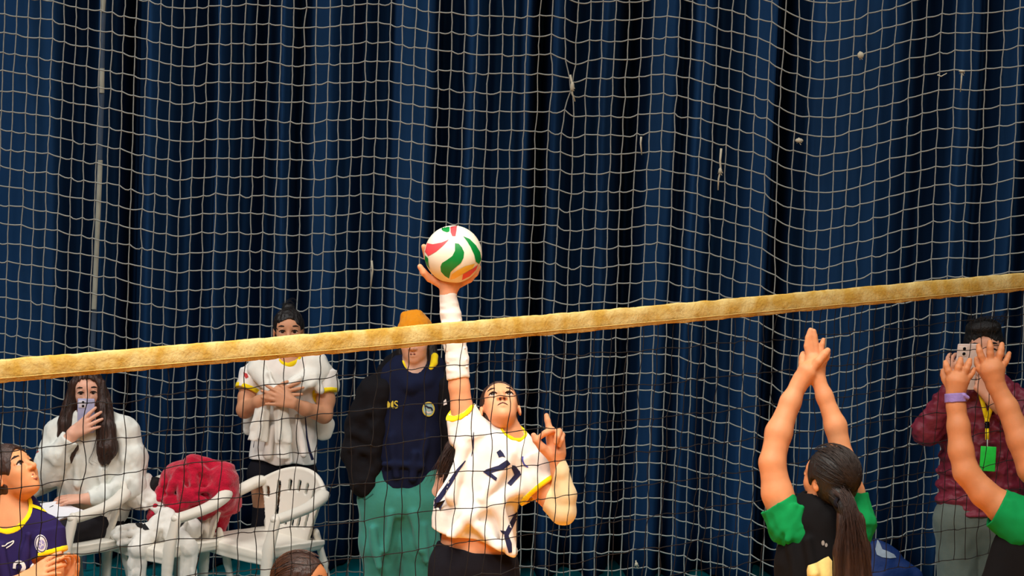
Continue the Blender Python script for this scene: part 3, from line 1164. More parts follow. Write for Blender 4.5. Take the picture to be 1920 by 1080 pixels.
# jersey
S = Shape()
k = 14
S.rc((957, 838, 6), (985, 866, 4), 30, 38, k, ((0, 0, 1), .9), tg='j')
S.rc((952, 840, 4), (884, 814, 2), 26, 36, k, ((0, 0, 1), .9), tg='j')
S.rc((936, 860, 4), (912, 905, 6), 72, 68, k, ((0, 0, 1), .66), tg='j')
S.rc((912, 905, 6), (889, 965, 8), 68, 76, k, ((0, 0, 1), .68), tg='j')
S.rc((889, 965, 8), (884, 1045, 10), 76, 86, k, ((0, 0, 1), .66), tg='j')
S.rc((884, 820, 0), (866, 764, 0), 38, 27, 10, flat=True)          # raised sleeve
S.rc((880, 815, 0), (869, 790, 0), 38, 30, 10)
S.rc((985, 868, 2), (1022, 918, -8), 41, 36, 10, flat=True)        # lowered sleeve
S.rc((1004, 905, -8), (1012, 922, -10), 34, 33, 8)
# folds hanging between shoulder and hip
for a, bb, r0, r1 in (((990, 905, -30), (880, 962, -52), 13, 9), ((960, 850, -38), (905, 930, -52), 12, 8), ((868, 840, -28), (846, 930, -40), 10, 12),
                      ((935, 945, -50), (958, 1030, -46), 10, 13), ((880, 960, -54), (850, 1000, -52), 9, 12), ((1000, 890, -34), (985, 940, -22), 10, 8),
                      ((900, 985, -54), (930, 1022, -54), 8, 12)):
    S.rc(a, bb, r0, r1, 16)
S.noise(1.5, (26, 34, 26), 8)
S.noise(.7, (9, 16, 12), 9)
# openings
S.rc((889, 955, 10), (884, 1060, 12), 66, 76, 6, ((0, 0, 1), .66), op='sub', flat=True)
S.fn((780, 960, -120), (990, 1120, 160), lambda X, Y, Z: -((Y - (986 + (X - 806) * .32 + 5.5 * np.sin((X - 800) / 21.0))) * .95) + 0 * Z, 2, 'sub')
nS = unit((-.5, -.72, -.36))
pS = V(866, 762, 0)
S.rc(pS, pS + nS * 70, 46, 46, 2, op='sub', flat=True)
S.rc(pS - nS * 24, pS + nS * 20, 21, 23, 3, op='sub', flat=True)
nL = unit((.62, .74, -.22))
pL = V(1013, 922, -10)
S.rc(pL, pL + nL * 70, 60, 60, 2, op='sub', flat=True)
S.rc(pL - nL * 20, pL + nL * 20, 30, 31, 3, op='sub', flat=True)
nN = unit((.12, -.88, -.40))
pN = V(961, 817, -8)
S.rc(pN - nN * 30, pN + nN * 60, 21, 22, 2, op='sub', flat=True)
jA = P.mesh(S, 'jersey', JERSEY_W, vox=2.3)
o = P.off
P.mesh(S.band(pS, nS, 6, (866, 768, 0), 36), 'sleeve_trim', YEL, jA, vox=1.8)
P.mesh(S.band(pL, nL, 8, (1013, 922, -10), 46), 'sleeve_trim', YEL, jA, vox=1.8)
P.mesh(S.band(pN, nN, 14, (955, 826, -4), 50, tube=27), 'collar', YEL, jA, vox=1.8)
print_strip('side_stripe', [(806, 954), (826, 932), (845, 904), (858, 882), (872, 864)], [10, 9, 8, 6, 2], jA, NAVY_P, jA, o)
print_strip('piping', [(884, 856), (887, 842), (887, 828), (888, 810)], [1, 3, 3, 1], jA, NAVY_P, jA, o)
print_strip('side_stripe', [(971, 962), (962, 976), (953, 995), (949, 1004), (954, 1018), (957, 1036)], [7, 9, 9, 8, 10, 6], jA, NAVY_P, jA, o)
print_poly('side_mark', [[(938, 994), (951, 996), (948, 1003), (942, 1000)]], jA, NAVY_P, jA, o)
print_poly('number_print', [[(931, 848), (938, 843), (944, 850), (948, 858), (942, 856), (936, 858)],
                            [(906, 885), (912, 880), (935, 873), (951, 862), (957, 870), (944, 880), (921, 887), (932, 896), (930, 902)],
                            [(960, 872), (966, 873), (975, 884), (977, 890), (958, 912), (951, 906), (964, 890), (959, 878)]], jA, NAVY_P, jA, o)
CREST_B = mat('print_blue', (70, 80, 170), .7, .05)
print_poly('crest', [[(978, 856), (981, 856), (981, 864), (984, 870), (991, 875), (990, 877), (982, 873), (978, 865)]], jA, CREST_B, jA, o)

# shorts and arm sleeves
S = Shape()
S.take(SA, ('hips', 'leg'), 6)
S.cut((0, P.gy(888, 0, .80), 0), (0, 1, 0))
S.fn((780, 960, -120), (1000, 1070, 160), lambda X, Y, Z: (Y - (1011 + (X - 820) * .2 + np.where(X > 880, 0, 0) - 4 * ((X - 875) / 55) ** 2 + 8)) + 0 * Z, 2, 'sub')
S.noise(.8, (18, 26, 18), 4)
P.mesh(S, 'shorts', BLACK_C, vox=2.6)
SLV_W = cloth('sleeve_white', (240, 234, 224), .08, 70)
SLV_BOUNCE = cloth('sleeve_bounce_cream', (234, 216, 172), .08, 70)  # white sleeve with the warm bounce light put into its colour
S = Shape()
S.chain([((858.5, 704, -3), 22), ((857, 672, -3), 21.5), ((852, 636, -4), 22), ((845, 590, -6), 19), ((840.5, 556, -8), 16.5)], 4)
S.cut((859, 711, 0), (.13, 1, -.10)); S.cut((840, 548, 0), (-.05, -1, 0))
S.noise(.6, (20, 6, 20), 6)
for y, xx in ((604, 846), (640, 853), (655, 855), (676, 858), (690, 859)):
    S.rc((xx - 18, y + 2, -17), (xx + 18, y - 3, -17), 1.3, 1.3, 2)
P.mesh(S, 'arm_sleeve', SLV_W, vox=1.9, label='white arm sleeve')
S = Shape()
S.chain([((1022, 921, -9), 27), ((1054, 958, -18), 24.5)], 6)
S.chain([((1056, 958, -18), 23.5), ((1057, 925, -26), 22), ((1048, 880, -36), 17), ((1043, 857, -41), 15)], 8)
S.cut((1029, 925, 0), (-.95, -.35, .1)); S.cut((1043, 859, 0), (-.1, -1, 0))
S.noise(.5, (14, 14, 14), 6)
P.mesh(S, 'arm_sleeve', SLV_BOUNCE, vox=1.9, label='arm sleeve coloured cream by warm bounce light')

# shoes, out of the frame
S = Shape()
for sx, kx in ((-1, -8), (1, 14)):
    hx = 888 + sx * 36
    S.rc((hx + kx, 1408, 142), (hx + kx + 2, 1480, 152), 22, 19, 6)
P.mesh(S, 'shoes', mat('shoe_white', (220, 218, 214), .6), vox=4)

# ball
bc = P.w1(BALL)
br = 54 / P.s
GRN = mat('ball_green', (0, 128, 52), .45, .05, spec=.4)
RED = mat('ball_red', (226, 74, 78), .45, .05, spec=.4)
BWH = mat('ball_white', (240, 230, 205), .45, .03, 20, .1, 700, spec=.4)
BOUNCE = mat('ball_bounce_yellow', (240, 196, 70), .45, .05, spec=.4)
b = MB(); b.ball(bc, (br, br, br), 48, 32)
root = empty('volleyball', tuple(bc - V(0, 0, br)), 'swirled green, red and white volleyball above the raised hand', 'ball')
cover = new_mesh('cover', b.v[0], b.f, BWH, root, np.array(root.location))
o = np.array(root.location)
front = []
panels = [('panel_or_tint', [[(853, 456), (860, 457), (866, 464), (870, 473), (869, 483), (864, 493), (852, 503), (845, 510), (842, 522), (834, 517), (827, 509), (826, 500), (829, 493), (837, 488), (848, 480), (853, 470)]], GRN),
          ('panel_or_tint', [[(868, 443), (880, 448), (892, 460), (900, 473), (902, 486), (898, 495), (892, 491), (889, 478), (882, 463), (875, 452)]], GRN),
          ('panel_or_tint', [[(826, 426), (835, 424), (843, 423), (843, 434), (838, 436), (830, 433)]], GRN),
          ('panel_or_tint', [[(844, 423), (857, 421), (856, 432), (854, 443), (848, 443), (845, 436)]], RED),
          ('panel_or_tint', [[(801, 456), (812, 458), (828, 455), (842, 449), (833, 459), (818, 472), (803, 480), (797, 472)]], RED),
          ('panel_or_tint', [[(797, 478), (803, 484), (804, 496), (806, 505), (800, 496), (797, 487)]], GRN),
          ('panel_or_tint', [[(844, 524), (847, 514), (857, 507), (872, 499), (890, 494), (886, 503), (868, 513), (853, 522)]], BOUNCE),  # not a real panel: warm floor bounce painted on the white cover
          ('panel_or_tint', [[(868, 514), (886, 504), (896, 496), (892, 506), (880, 518), (866, 525)]], RED)]
for nme, poly, mt in panels:
    q = print_poly(nme, poly, cover, mt, root, o, lift=.0012, maxlen=5)
    # the same panel on the far side of the ball
    vv = np.array([x.co[:] for x in q.data.vertices]) + o - bc
    vv = vv * V(-1, -1, 1)
    new_mesh('panel_or_tint', bc + vv, [list(pp.vertices) for pp in q.data.polygons], mt, root, o)
# ------------------------------------------------------------------ helpers for whole figures
def legs_down(S, P, hips, r=(40, 27, 18), spread=0, fwd=(0, 0), tag_='leg', toe=(0, -1)):
    """straight legs from the hips to feet on the floor; returns ankles"""
    out = []
    for i, (x, y, z) in enumerate(hips):
        kx = x + (spread if i else -spread)
        gy_ = P.gy(kx, z, 0.0)
        dz = (gy_ - y) * DOWN[2]
        ya = P.gy(kx, z + dz, .085)
        k = (kx, (y + ya) / 2, z + dz / 2 - 8)
        a = (kx, ya, z + dz)
        S.chain([((x, y, z), r[0]), (k, r[1]), ((k[0], k[1] * .62 + a[1] * .38, k[2] * .62 + a[2] * .38 + 4), r[1] * .98), (a, r[2] * .8)], 6, tg=tag_)
        out.append((k, a))
    return out


def shoes_for(P, anks, toe, material, length=.17):
    S = Shape()
    for k, a in anks:
        L = length * P.s
        h = .045 * P.s
        t = V(toe[0] * L, 0, toe[1] * L)
        base = V(a[0], P.gy(a[0], a[2], .05), a[2])
        e = V(a[0] + t[0], P.gy(a[0] + t[0], a[2] + t[2], .038), a[2] + t[2])
        S.rc(base - t * .25, e, h * 1.02, h * .78, 4)
        S.rc(base, (a[0], a[1] - .02 * P.s, a[2]), h * .95, h * .85, 4)
    return P.mesh(S, 'shoes', material, vox=3)


SHOE_W = mat('shoe_white', (220, 218, 214), .6)
SHOE_D = mat('shoe_dark', (40, 40, 46), .6)

# ------------------------------------------------------------------ player in purple, clapping, at the left edge
P = Fig(30, 950, 11.2)
SK_B = skin('tan', (214, 146, 98))
P.start('person', 'player in purple jersey with yellow collar looking up and clapping', 'person', (20, P.gy(20, 20, 0), 20))
S = Shape()
hB = HeadFrame((24, 890, 0), 114, 60, 37, 2)
head(S, hB, nose=1.05)
S.chain([((10, 915, 8), 33), ((8, 950, 10), 34), ((10, 985, 12), 42)], 12, tg='neck')
S.rc((12, 1005, 12), (10, 1100, 14), 80, 72, 20, ((0, 0, 1), .62), tg='torso')
S.rc((10, 1100, 14), (10, 1215, 18), 70, 78, 20, ((0, 0, 1), .7), tg='hips')
S.chain([((86, 1000, 6), 30), ((96, 1065, -4), 25), ((92, 1128, -28), 21)], 10, tg='armL')
S.chain([((92, 1128, -28), 21), ((118, 1118, -46), 20), ((138, 1094, -58), 14.5)], 8, tg='armL')
S.chain([((-66, 1000, 6), 30), ((-74, 1065, -8), 25), ((-60, 1122, -40), 21)], 10, tg='armR')
S.chain([((-60, 1122, -40), 21), ((0, 1105, -62), 20), ((52, 1083, -78), 14.5)], 8, tg='armR')
hand(S, (56, 1082, -79), (.86, -.50, .02), (.45, .5, .75), 92, 1, curls=((.1, .15, .1), (.12, .15, .1), (.15, .18, .1), (.2, .2, .15)), spread=.7, thumb=(.6, .3, .7, .2))
hand(S, (140, 1092, -59), (.12, -.98, -.05), (-.55, .1, -.75), 80, 1, curls=((.35, .5, .4), (.5, .7, .5), (.6, .8, .5), (.65, .8, .5)), spread=1.3, thumb=(.75, .5, .3, .3))
kb = legs_down(S, P, [(-28, 1215, 18), (50, 1215, 18)], (42, 28, 18))
SB = S
P.mesh(S, 'body', SK_B, vox=1.9)
face_parts(P, hB, BROW, gaze=(.1, .1), smile=True, lipmat=mat('lip_tan', (150, 70, 60), .45, .05))
S = Shape()
hair_cap(S, hB, .045, 1.05)
face_open(S, hB, .30, .31)
S.chain([(hB.p(0, .02, -.5), 20), (hB.p(0, -.15, -.62), 24), (hB.p(0, -.5, -.68), 20), (hB.p(0, -.9, -.62), 10)], 8)
S.noise(.6, (5, 9, 5), 4)
hm = P.mesh(S, 'hair', HAIR_B, vox=2)
combed(P, hB, (0, .02, -.5), .045, HAIR_BL, hm, n=200, seed=4)
PURP = cloth('purple', (40, 30, 78), .1, 70)
S = Shape()
S.rc((12, 985, 10), (10, 1040, 12), 72, 84, 14, ((0, 0, 1), .66))
S.rc((10, 1040, 12), (10, 1190, 16), 84, 84, 14, ((0, 0, 1), .66))
S.rc((20, 972, 8), (84, 996, 6), 30, 33, 12)
S.rc((0, 972, 8), (-64, 996, 6), 30, 33, 12)
S.rc((86, 998, 6), (98, 1046, 0), 35, 31, 10, flat=True)
S.rc((-66, 998, 6), (-76, 1046, 0), 35, 31, 10, flat=True)
for a, bb in (((60, 1000, -44), (50, 1060, -50)), ((10, 1020, -52), (20, 1080, -54)), ((80, 1010, -26), (72, 1060, -34))):
    S.rc(a, bb, 8, 9, 12)
S.noise(1.3, (20, 30, 20), 8)
nN = unit((.22, -.78, -.50)); pN = V(20, 958, -16)
S.rc(pN - nN * 40, pN + nN * 60, 34, 34, 2, op='sub', flat=True)
S.rc((34, 962, -44), (43, 980, -50), 10, 3, 2, op='sub')
nL = unit((.28, .96, -.1)); pL = V(97, 1040, 0)
S.rc(pL, pL + nL * 50, 50, 50, 2, op='sub', flat=True)
jB = P.mesh(S, 'jersey', PURP, vox=2.1)
P.mesh(S.band(pL, nL, 9, pL, 44), 'sleeve_trim', YEL, jB, vox=1.8)
o = P.off
P.mesh(S.band(pN, nN, 22, pN, 70, tube=42), 'collar', YEL, jB, vox=1.8)
print_strip('shoulder_piping', [(58, 948), (70, 952), (86, 960)], [6, 5, 2], jB, YEL, jB, o, lift=.003)
PRW = mat('print_white', (224, 218, 214), .7, .05)
PRL = mat('print_lilac', (150, 140, 190), .7, .05)
cc_ = (77, 1020)
print_poly('crest', [circle_poly(cc_, 11.5, 22, 17.5, -.12)], jB, PRW, jB, o, lift=.002)
print_strip('crest_ring', circle_poly(cc_, 9.5, 22, 15, -.12), 1.6, jB, PURP, jB, o, closed=True, lift=.003, step=2)
print_poly('crest_ball', [circle_poly((77, 1021), 6.5, 16, 9)], jB, PRL, jB, o, lift=.003)
for q in ([(72, 1016), (77, 1019), (82, 1024)], [(77, 1013), (78, 1020), (75, 1028)], [(72, 1024), (77, 1024), (82, 1019)]):
    print_strip('crest_seam', q, 1.1, jB, PRW, jB, o, lift=.004, step=2)
print_strip('chest_mark', [(3, 1024), (8, 1024), (14, 1019), (21, 1016), (26, 1013), (25, 1018), (18, 1024), (10, 1028)], 2, jB, PRW, jB, o, lift=.003, step=2)
print_strip('number_print', [(27, 1066), (28, 1057), (35, 1053), (43, 1056), (45, 1064), (40, 1074), (30, 1088)], 6.5, jB, PRW, jB, o, lift=.003, step=2)
print_strip('number_print', [(70, 1051), (62, 1060), (55, 1070)], 6, jB, PRW, jB, o, lift=.003, step=2)
print_strip('number_print', [(70, 1051), (68, 1072), (66, 1090)], 6, jB, PRW, jB, o, lift=.003, step=2)
S = Shape()
S.take(SB, ('hips', 'leg'), 6)
S.cut((0, P.gy(10, 20, .62), 0), (0, 1, 0)); S.cut((0, 1180, 0), (0, -1, 0))
P.mesh(S, 'shorts', BLACK_C, vox=3)
shoes_for(P, kb, (.5, -.86), SHOE_W)

# ------------------------------------------------------------------ seated girl filming with a phone
P = Fig(168, 880, 15.1)
SK_C = skin('pale', (226, 172, 146))
P.start('person', 'seated girl with long dark hair in pale sweatshirt holding up a phone', 'person', (165, P.gy(165, 20, 0), 20))
S = Shape()
hC = HeadFrame((164, 735, 2), 78, 6, -2, 2)
head(S, hC)
S.chain([((166, 768, 8), 19), ((168, 795, 10), 22)], 8, tg='neck')
S.rc((168, 815, 12), (172, 965, 16), 52, 54, 16, ((0, 0, 1), .62), tg='torso')
S.chain([((118, 808, 8), 22), ((94, 885, -22), 19), ((137, 822, -44), 12), ((142, 812, -48), 10.5)], 6, tg='arm')
S.chain([((224, 808, 8), 22), ((250, 900, -14), 19), ((180, 932, -44), 11.5), ((168, 932, -46), 10.5)], 6, tg='arm')
hand(S, (142, 812, -48), (.83, -.56, .0), (.1, .1, 1), 70, 1, curls=((.05, .1, .1), (.08, .2, .2), (.08, .25, .25), (.1, .3, .3)), spread=.9, thumb=(.5, .3, .8, .2))
hand(S, (168, 932, -46), (-1, .02, -.05), (0, .9, .45), 66, -1, curls=((.15, .25, .2),) * 4, spread=.6, thumb=(.8, .45, .2, .2))
ks = []
for hx, kx in ((150, 62), (190, 110)):
    hz_ = 14
    kn = V(kx, 1002, -112)
    gy_ = P.gy(kx, -110, .085)
    an = V(kx + 4, gy_, -112 + (gy_ - 1002) * DOWN[2] + 10)
    S.chain([((hx, 985, hz_), 32), (kn, 22)], 8, tg='thigh')
    S.chain([(kn, 22), ((kn * .6 + an * .4) + V(0, 0, 4), 20), (an, 13)], 6, tg='shin')
    ks.append((kn, an))
SCb = S
P.mesh(S, 'body', SK_C, vox=1.7)
face_parts(P, hC, mat('brow_black', (30, 22, 20), .8), gaze=(.0, -.05), lips=False)
S = Shape()
hair_cap(S, hC, .055, 1.1)
face_open(S, hC, .36, .36)
S.chain([((139, 722, -6), 10), ((131, 760, -4), 13), ((123, 795, -18), 13), ((119, 815, -22), 11)], 6)
S.chain([((131, 808, -18), 9), ((141, 838, -32), 10), ((136, 856, -33), 8), ((120, 874, -33), 3)], 5)
S.chain([((189, 720, -6), 11), ((196, 760, -10), 15), ((203, 805, -26), 18), ((205, 840, -34), 19), ((201, 858, -36), 12)], 6)
S.chain([((150, 760, 22), 22), ((160, 820, 34), 26)], 8)
S.chain([((184, 760, 22), 22), ((190, 820, 30), 22)], 8)
S.noise(1.4, (3.5, 30, 5), 2)
hm = P.mesh(S, 'hair', HAIR_B, vox=1.8)
strands(P, [[(190, 800, -42), (182, 840, -44), (172, 862, -44), (182, 868, -44)]], .45, HAIR_B, hm, seed=1, jitter=1.5, n=4)
strands(P, [[(205, 760, -22), (212, 810, -40), (216, 850, -48), (204, 868, -46)], [(196, 760, -24), (196, 810, -44), (192, 850, -50), (198, 868, -48)]], .5, HAIR_B, hm, seed=2, jitter=3, n=16)
strands(P, [[(136, 740, -14), (122, 785, -28), (118, 815, -30)], [(140, 830, -40), (138, 852, -40), (118, 877, -38)]], .5, HAIR_B, hm, seed=3, jitter=2.5, n=14)
SWT = cloth('sweatshirt_pale', (226, 228, 220), .12, 70)
S = Shape()
S.rc((168, 808, 10), (172, 870, 12), 58, 68, 14, ((0, 0, 1), .68))
S.rc((172, 870, 12), (176, 935, 14), 68, 70, 14, ((0, 0, 1), .68))
S.rc((150, 798, 8), (112, 812, 8), 22, 28, 12)
S.rc((186, 798, 8), (230, 812, 8), 24, 30, 12)
S.chain([((112, 812, 6), 29), ((93, 882, -20), 29)], 12)
S.chain([((93, 882, -20), 29), ((112, 855, -38), 24)], 12)
S.rc((110, 858, -36), (137, 821, -45), 24, 17, 8, flat=True)
S.chain([((230, 812, 6), 30), ((246, 860, 0), 29), ((248, 908, -12), 28)], 12)
S.rc((246, 908, -14), (206, 926, -38), 26, 20, 10)
S.rc((210, 926, -36), (174, 932, -46), 20, 15, 6, flat=True)
S.rc((158, 790, 4), (178, 790, 4), 22, 22, 8)
for a, bb, r in (((236, 862, -26), (262, 872, -14), 6), ((222, 900, -38), (256, 888, -28), 6), ((215, 912, -46), (246, 900, -38), 5), ((95, 860, -46), (82, 890, -42), 6), ((200, 880, -40), (196, 920, -40), 7), ((150, 860, -36), (150, 905, -38), 7)):
    S.rc(a, bb, r, r, 8)
S.noise(1.5, (14, 20, 14), 5)
S.noise(.6, (6, 8, 6), 6)
S.rc((167, 786, 0), (165, 760, -8), 18, 22, 2, op='sub', flat=True)
jc = P.mesh(S, 'sweatshirt', SWT, vox=1.9)
print_poly('sleeve_badge', [[(66, 845), (71, 843), (73, 847), (68, 850)]], jc, mat('print_red', (200, 60, 60), .7), jc, P.off)
S = Shape()
S.take(SCb, ('thigh', 'shin'), 6)
S.rc((150, 978, 16), (192, 978, 16), 38, 38, 12, ((0, 0, 1), .9))
S.noise(1.2, (16, 12, 16), 3)
P.mesh(S, 'trousers', cloth('trousers_black', (34, 32, 36)), vox=2.2)
shoes_for(P, ks, (-.6, -.8), SHOE_W)


def phone(P, c, ax, half, material, label, lens_side, cam_mat):
    """c and axes in local px; ax rows: right, down, out-of-back"""
    ax = np.array([unit(a) for a in ax])
    r = P.w1(V(c) + ax[1] * half[1])
    root = empty('phone', tuple(r), label, 'phone')
    off = np.array(r)
    rw = lambda v: P.w(np.asarray(v))
    b = MB(); b.box(c, half, ax, bev=half[2] * .8)
    o1 = new_mesh('case', rw(b.v[0]), [q[::-1] for q in b.f], material, root, off)
    b = MB(); b.box(V(c) - ax[2] * half[2] * .9, (half[0] * .93, half[1] * .96, half[2] * .2), ax)
    new_mesh('screen', rw(b.v[0]), [q[::-1] for q in b.f], mat('screen_dark', (20, 22, 28), .15), root, off, False)
    b = MB(); mc = V(c) + ax[2] * half[2] + ax[0] * half[0] * lens_side * .45 - ax[1] * half[1] * .68
    b.box(mc, (half[0] * .42, half[1] * .22, half[2] * .3), ax, bev=half[2] * .25)
    m1 = new_mesh('camera_bump', rw(b.v[0]), [q[::-1] for q in b.f], cam_mat, root, off)
    for dy in (-.11, .11):
        b = MB(); b.ball(mc + ax[2] * half[2] * .3 + ax[1] * half[1] * dy - ax[0] * half[0] * .12 * lens_side, (half[0] * .16, half[0] * .16, half[2] * .35), 12, 8, ax)
        new_mesh('lens', rw(b.v[0]), [q[::-1] for q in b.f], mat('lens_black', (14, 14, 18), .1), m1, off)
    return root


phone(P, (166.5, 778, -36), [(1, .02, 0), (-.02, 1, .05), (0, .05, -1)], (16, 32, 2.2), mat('case_lilac', (170, 172, 206), .4), 'lilac phone held up by the seated girl in pale sweatshirt', -1, mat('bump_pale', (214, 212, 224), .3))
# clipboard with papers on her lap, pen on top
b = MB()
cx = [(60, 946, -70), (112, 939, -40), (170, 957, -62), (126, 970, -92)]
q = np.array(cx, float)
croot = empty('clipboard', tuple(P.w1(q.mean(0))), 'clipboard with white papers lying on the seated girl\'s lap', 'clipboard')
co = np.array(croot.location)


def slab(q, lift, th, shrink):
    c = q.mean(0)
    q = c + (q - c) * shrink
    n = unit(np.cross(q[1] - q[0], q[3] - q[0]))
    if n[1] > 0: n = -n
    return np.concatenate([q + n * lift, q + n * (lift + th)])


sf = [[0, 1, 2, 3], [7, 6, 5, 4], [0, 4, 5, 1], [1, 5, 6, 2], [2, 6, 7, 3], [3, 7, 4, 0]]
new_mesh('board', P.w(slab(q, 0, 1.6, 1)), sf, mat('board_brown', (120, 92, 70), .6), croot, co, False)
for i in range(3):
    qq = q + V(1.2 * i - 1, -.4 * i, 0)
    new_mesh('paper', P.w(slab(qq, 1.8 + i * .7, .35, .97 - .01 * i)), sf, mat('paper', (232, 232, 238), .8, .02), croot, co, False)
nq = V(0, -1, -.3)
b = MB(); b.tube([P.w1((93, 953, -78)), P.w1((104, 947, -66)), P.w1((109, 944.5, -60))], [.003, .0045, .0045], 8)
tag(b.out('pen', mat('pen_black', (24, 24, 28), .3)), 'black pen lying on the white clipboard papers', 'pen')

# ------------------------------------------------------------------ girl standing with a sweatshirt over her shoulders
P = Fig(540, 760, 15.48)
SK_D = skin('olive', (204, 146, 110))
P.start('person', 'girl in white jersey standing with arms crossed behind the empty white chair', 'person', (535, P.gy(535, 30, 0), 30))
S = Shape()
hD = HeadFrame((541, 620, 0), 78, 4, -3, 0)
head(S, hD)
S.chain([((542, 652, 8), 19), ((541, 685, 10), 21)], 8, tg='neck')
S.rc((540, 705, 10), (535, 790, 12), 54, 46, 16, ((0, 0, 1), .6), tg='torso')
S.rc((535, 790, 12), (528, 880, 14), 46, 54, 16, ((0, 0, 1), .68), tg='hips')
S.chain([((476, 702, 8), 19), ((463, 745, 0), 16.5), ((460, 768, -10), 15.5), ((490, 752, -50), 12), ((509, 742, -64), 9.5)], 6, tg='arm')
S.chain([((604, 704, 8), 19), ((611, 750, 0), 17), ((608, 777, -14), 16), ((575, 764, -52), 12.5), ((558, 754, -66), 10)], 6, tg='arm')
hand(S, (511, 741, -66), (.95, -.18, .02), (0, .2, 1), 66, 1, curls=((.05, .1, .1),) * 4, spread=1.0, thumb=(.7, .5, .2, .2))
hand(S, (556, 753, -74), (-.93, -.28, .05), (0, .1, 1), 66, -1, curls=((.05, .12, .1),) * 4, spread=1.0, thumb=(.7, .6, .2, .2))
kd = legs_down(S, P, [(497, 890, 14), (559, 890, 14)], (31, 23, 15), spread=-3)
SD = S
P.mesh(S, 'body', SK_D, vox=1.7)
face_parts(P, hD, BROW, gaze=(.05, -.1))
S = Shape()
hair_cap(S, hD, .03, 1.0)
face_open(S, hD, .30, .33)
S.el((540, 577, 14), (12, 9, 12), None, 5)
S.noise(1.0, (4, 6, 5), 2)
hm = P.mesh(S, 'hair', HAIR_D, vox=1.7)
combed(P, hD, (0, .52, -.2), .03, HAIR_L, hm, n=160, seed=5, r=.4, front=.2)
strands(P, [[(516, 600, 0), (514, 612, 0), (515, 622, -4)], [(566, 598, 0), (571, 612, 0), (570, 628, -2)], [(530, 572, 10), (545, 562, 10), (556, 570, 10)]], .35, HAIR_D, hm, seed=4, jitter=2.2, n=10)
S = Shape()
S.rc((540, 700, 10), (536, 770, 12), 60, 56, 14, ((0, 0, 1), .66))
S.rc((536, 770, 12), (527, 885, 14), 56, 66, 14, ((0, 0, 1), .7))
S.rc((510, 686, 8), (476, 702, 8), 19, 23, 10)
S.rc((572, 686, 8), (604, 704, 8), 19, 23, 10)
S.rc((474, 700, 8), (463, 731, 0), 24, 22, 8, flat=True)
S.rc((606, 702, 8), (611, 737, 0), 24, 23, 8, flat=True)
for a, bb, r in (((560, 780, -34), (572, 850, -40), 6), ((515, 800, -36), (505, 850, -38), 7), ((540, 820, -40), (545, 862, -42), 7)):
    S.rc(a, bb, r, r * 1.2, 8)
S.noise(1.2, (12, 22, 12), 8)
S.fn((430, 820, -80), (640, 980, 90), lambda X, Y, Z: -(Y - (858 + np.clip((X - 465) * .22, 0, 12) + 2 * np.sin(X / 9.0))) + 0 * Z, 2, 'sub')
nN = unit((0, -.85, -.5)); pN = V(543, 672, -8)
S.rc(pN - nN * 26, pN + nN * 50, 20, 20, 2, op='sub', flat=True)
jd = P.mesh(S, 'jersey', JERSEY_W, vox=1.9)
o = P.off
P.mesh(S.band(pN, nN, 14, pN, 40, tube=25), 'collar', YEL, jd, vox=1.5)
P.mesh(S.band((463, 731, 0), (-.33, .9, -.24), 6.5, (463, 730, 0), 27), 'sleeve_trim', YEL, jd, vox=1.6)
P.mesh(S.band((611, 737, 0), (.14, .96, -.2), 6.5, (611, 736, 0), 27), 'sleeve_trim', YEL, jd, vox=1.6)
print_poly('sleeve_badge', [[(457, 698), (464, 701), (466, 707), (461, 710), (457, 703)]], jd, mat('print_red', (200, 60, 60), .7), jd, o)
print_strip('side_stripe', [(572, 780), (575, 820), (580, 845), (586, 862)], [2, 2.5, 4, 5], jd, NAVY_P, jd, o)
print_strip('side_stripe', [(470, 815), (466, 838)], 2.5, jd, NAVY_P, jd, o)
S = Shape()
S.take(SD, ('hips', 'leg'), 5)
S.cut((0, 908, 0), (0, 1, 0)); S.cut((0, 850, 0), (0, -1, 0))
P.mesh(S, 'shorts', BLACK_C, vox=2)
S = Shape()
for k_, a_ in kd:
    S.chain([(V(k_) + V(0, -34, -2), 29), (V(k_) + V(0, 0, -8), 30), (V(k_) + V(0, 34, 2), 27)], 6)
P.mesh(S, 'knee_pads', BLACK_C, vox=2.2)
shoes_for(P, kd, (-.2, -.95), SHOE_W)
# the sweatshirt laid round her shoulders: a thing of its own
S = Shape()
fl = ((0, 0, 1), .45)
S.rc((490, 686, 4), (462, 720, 12), 24, 20, 8)
S.rc((588, 684, 4), (616, 722, 12), 28, 22, 8)
S.rc((484, 692, -14), (514, 732, -46), 19, 11, 8, ((.2, .2, 1), .7))
S.rc((598, 696, -10), (562, 718, -42), 20, 16, 8, ((-.2, .2, 1), .7))
S.rc((562, 718, -42), (520, 734, -50), 15, 10, 8, ((0, 0, 1), .7))
S.rc((588, 706, -26), (602, 732, -28), 12, 7, 8)
S.rc((498, 702, 34), (590, 702, 34), 28, 28, 10, ((0, 0, 1), .7))
S.rc((470, 730, 34), (463, 806, 32), 14, 12, 8, fl)
S.rc((480, 720, 38), (600, 800, 38), 30, 26, 8, fl)
S.rc((606, 730, 32), (606, 815, 32), 16, 13, 8, fl)
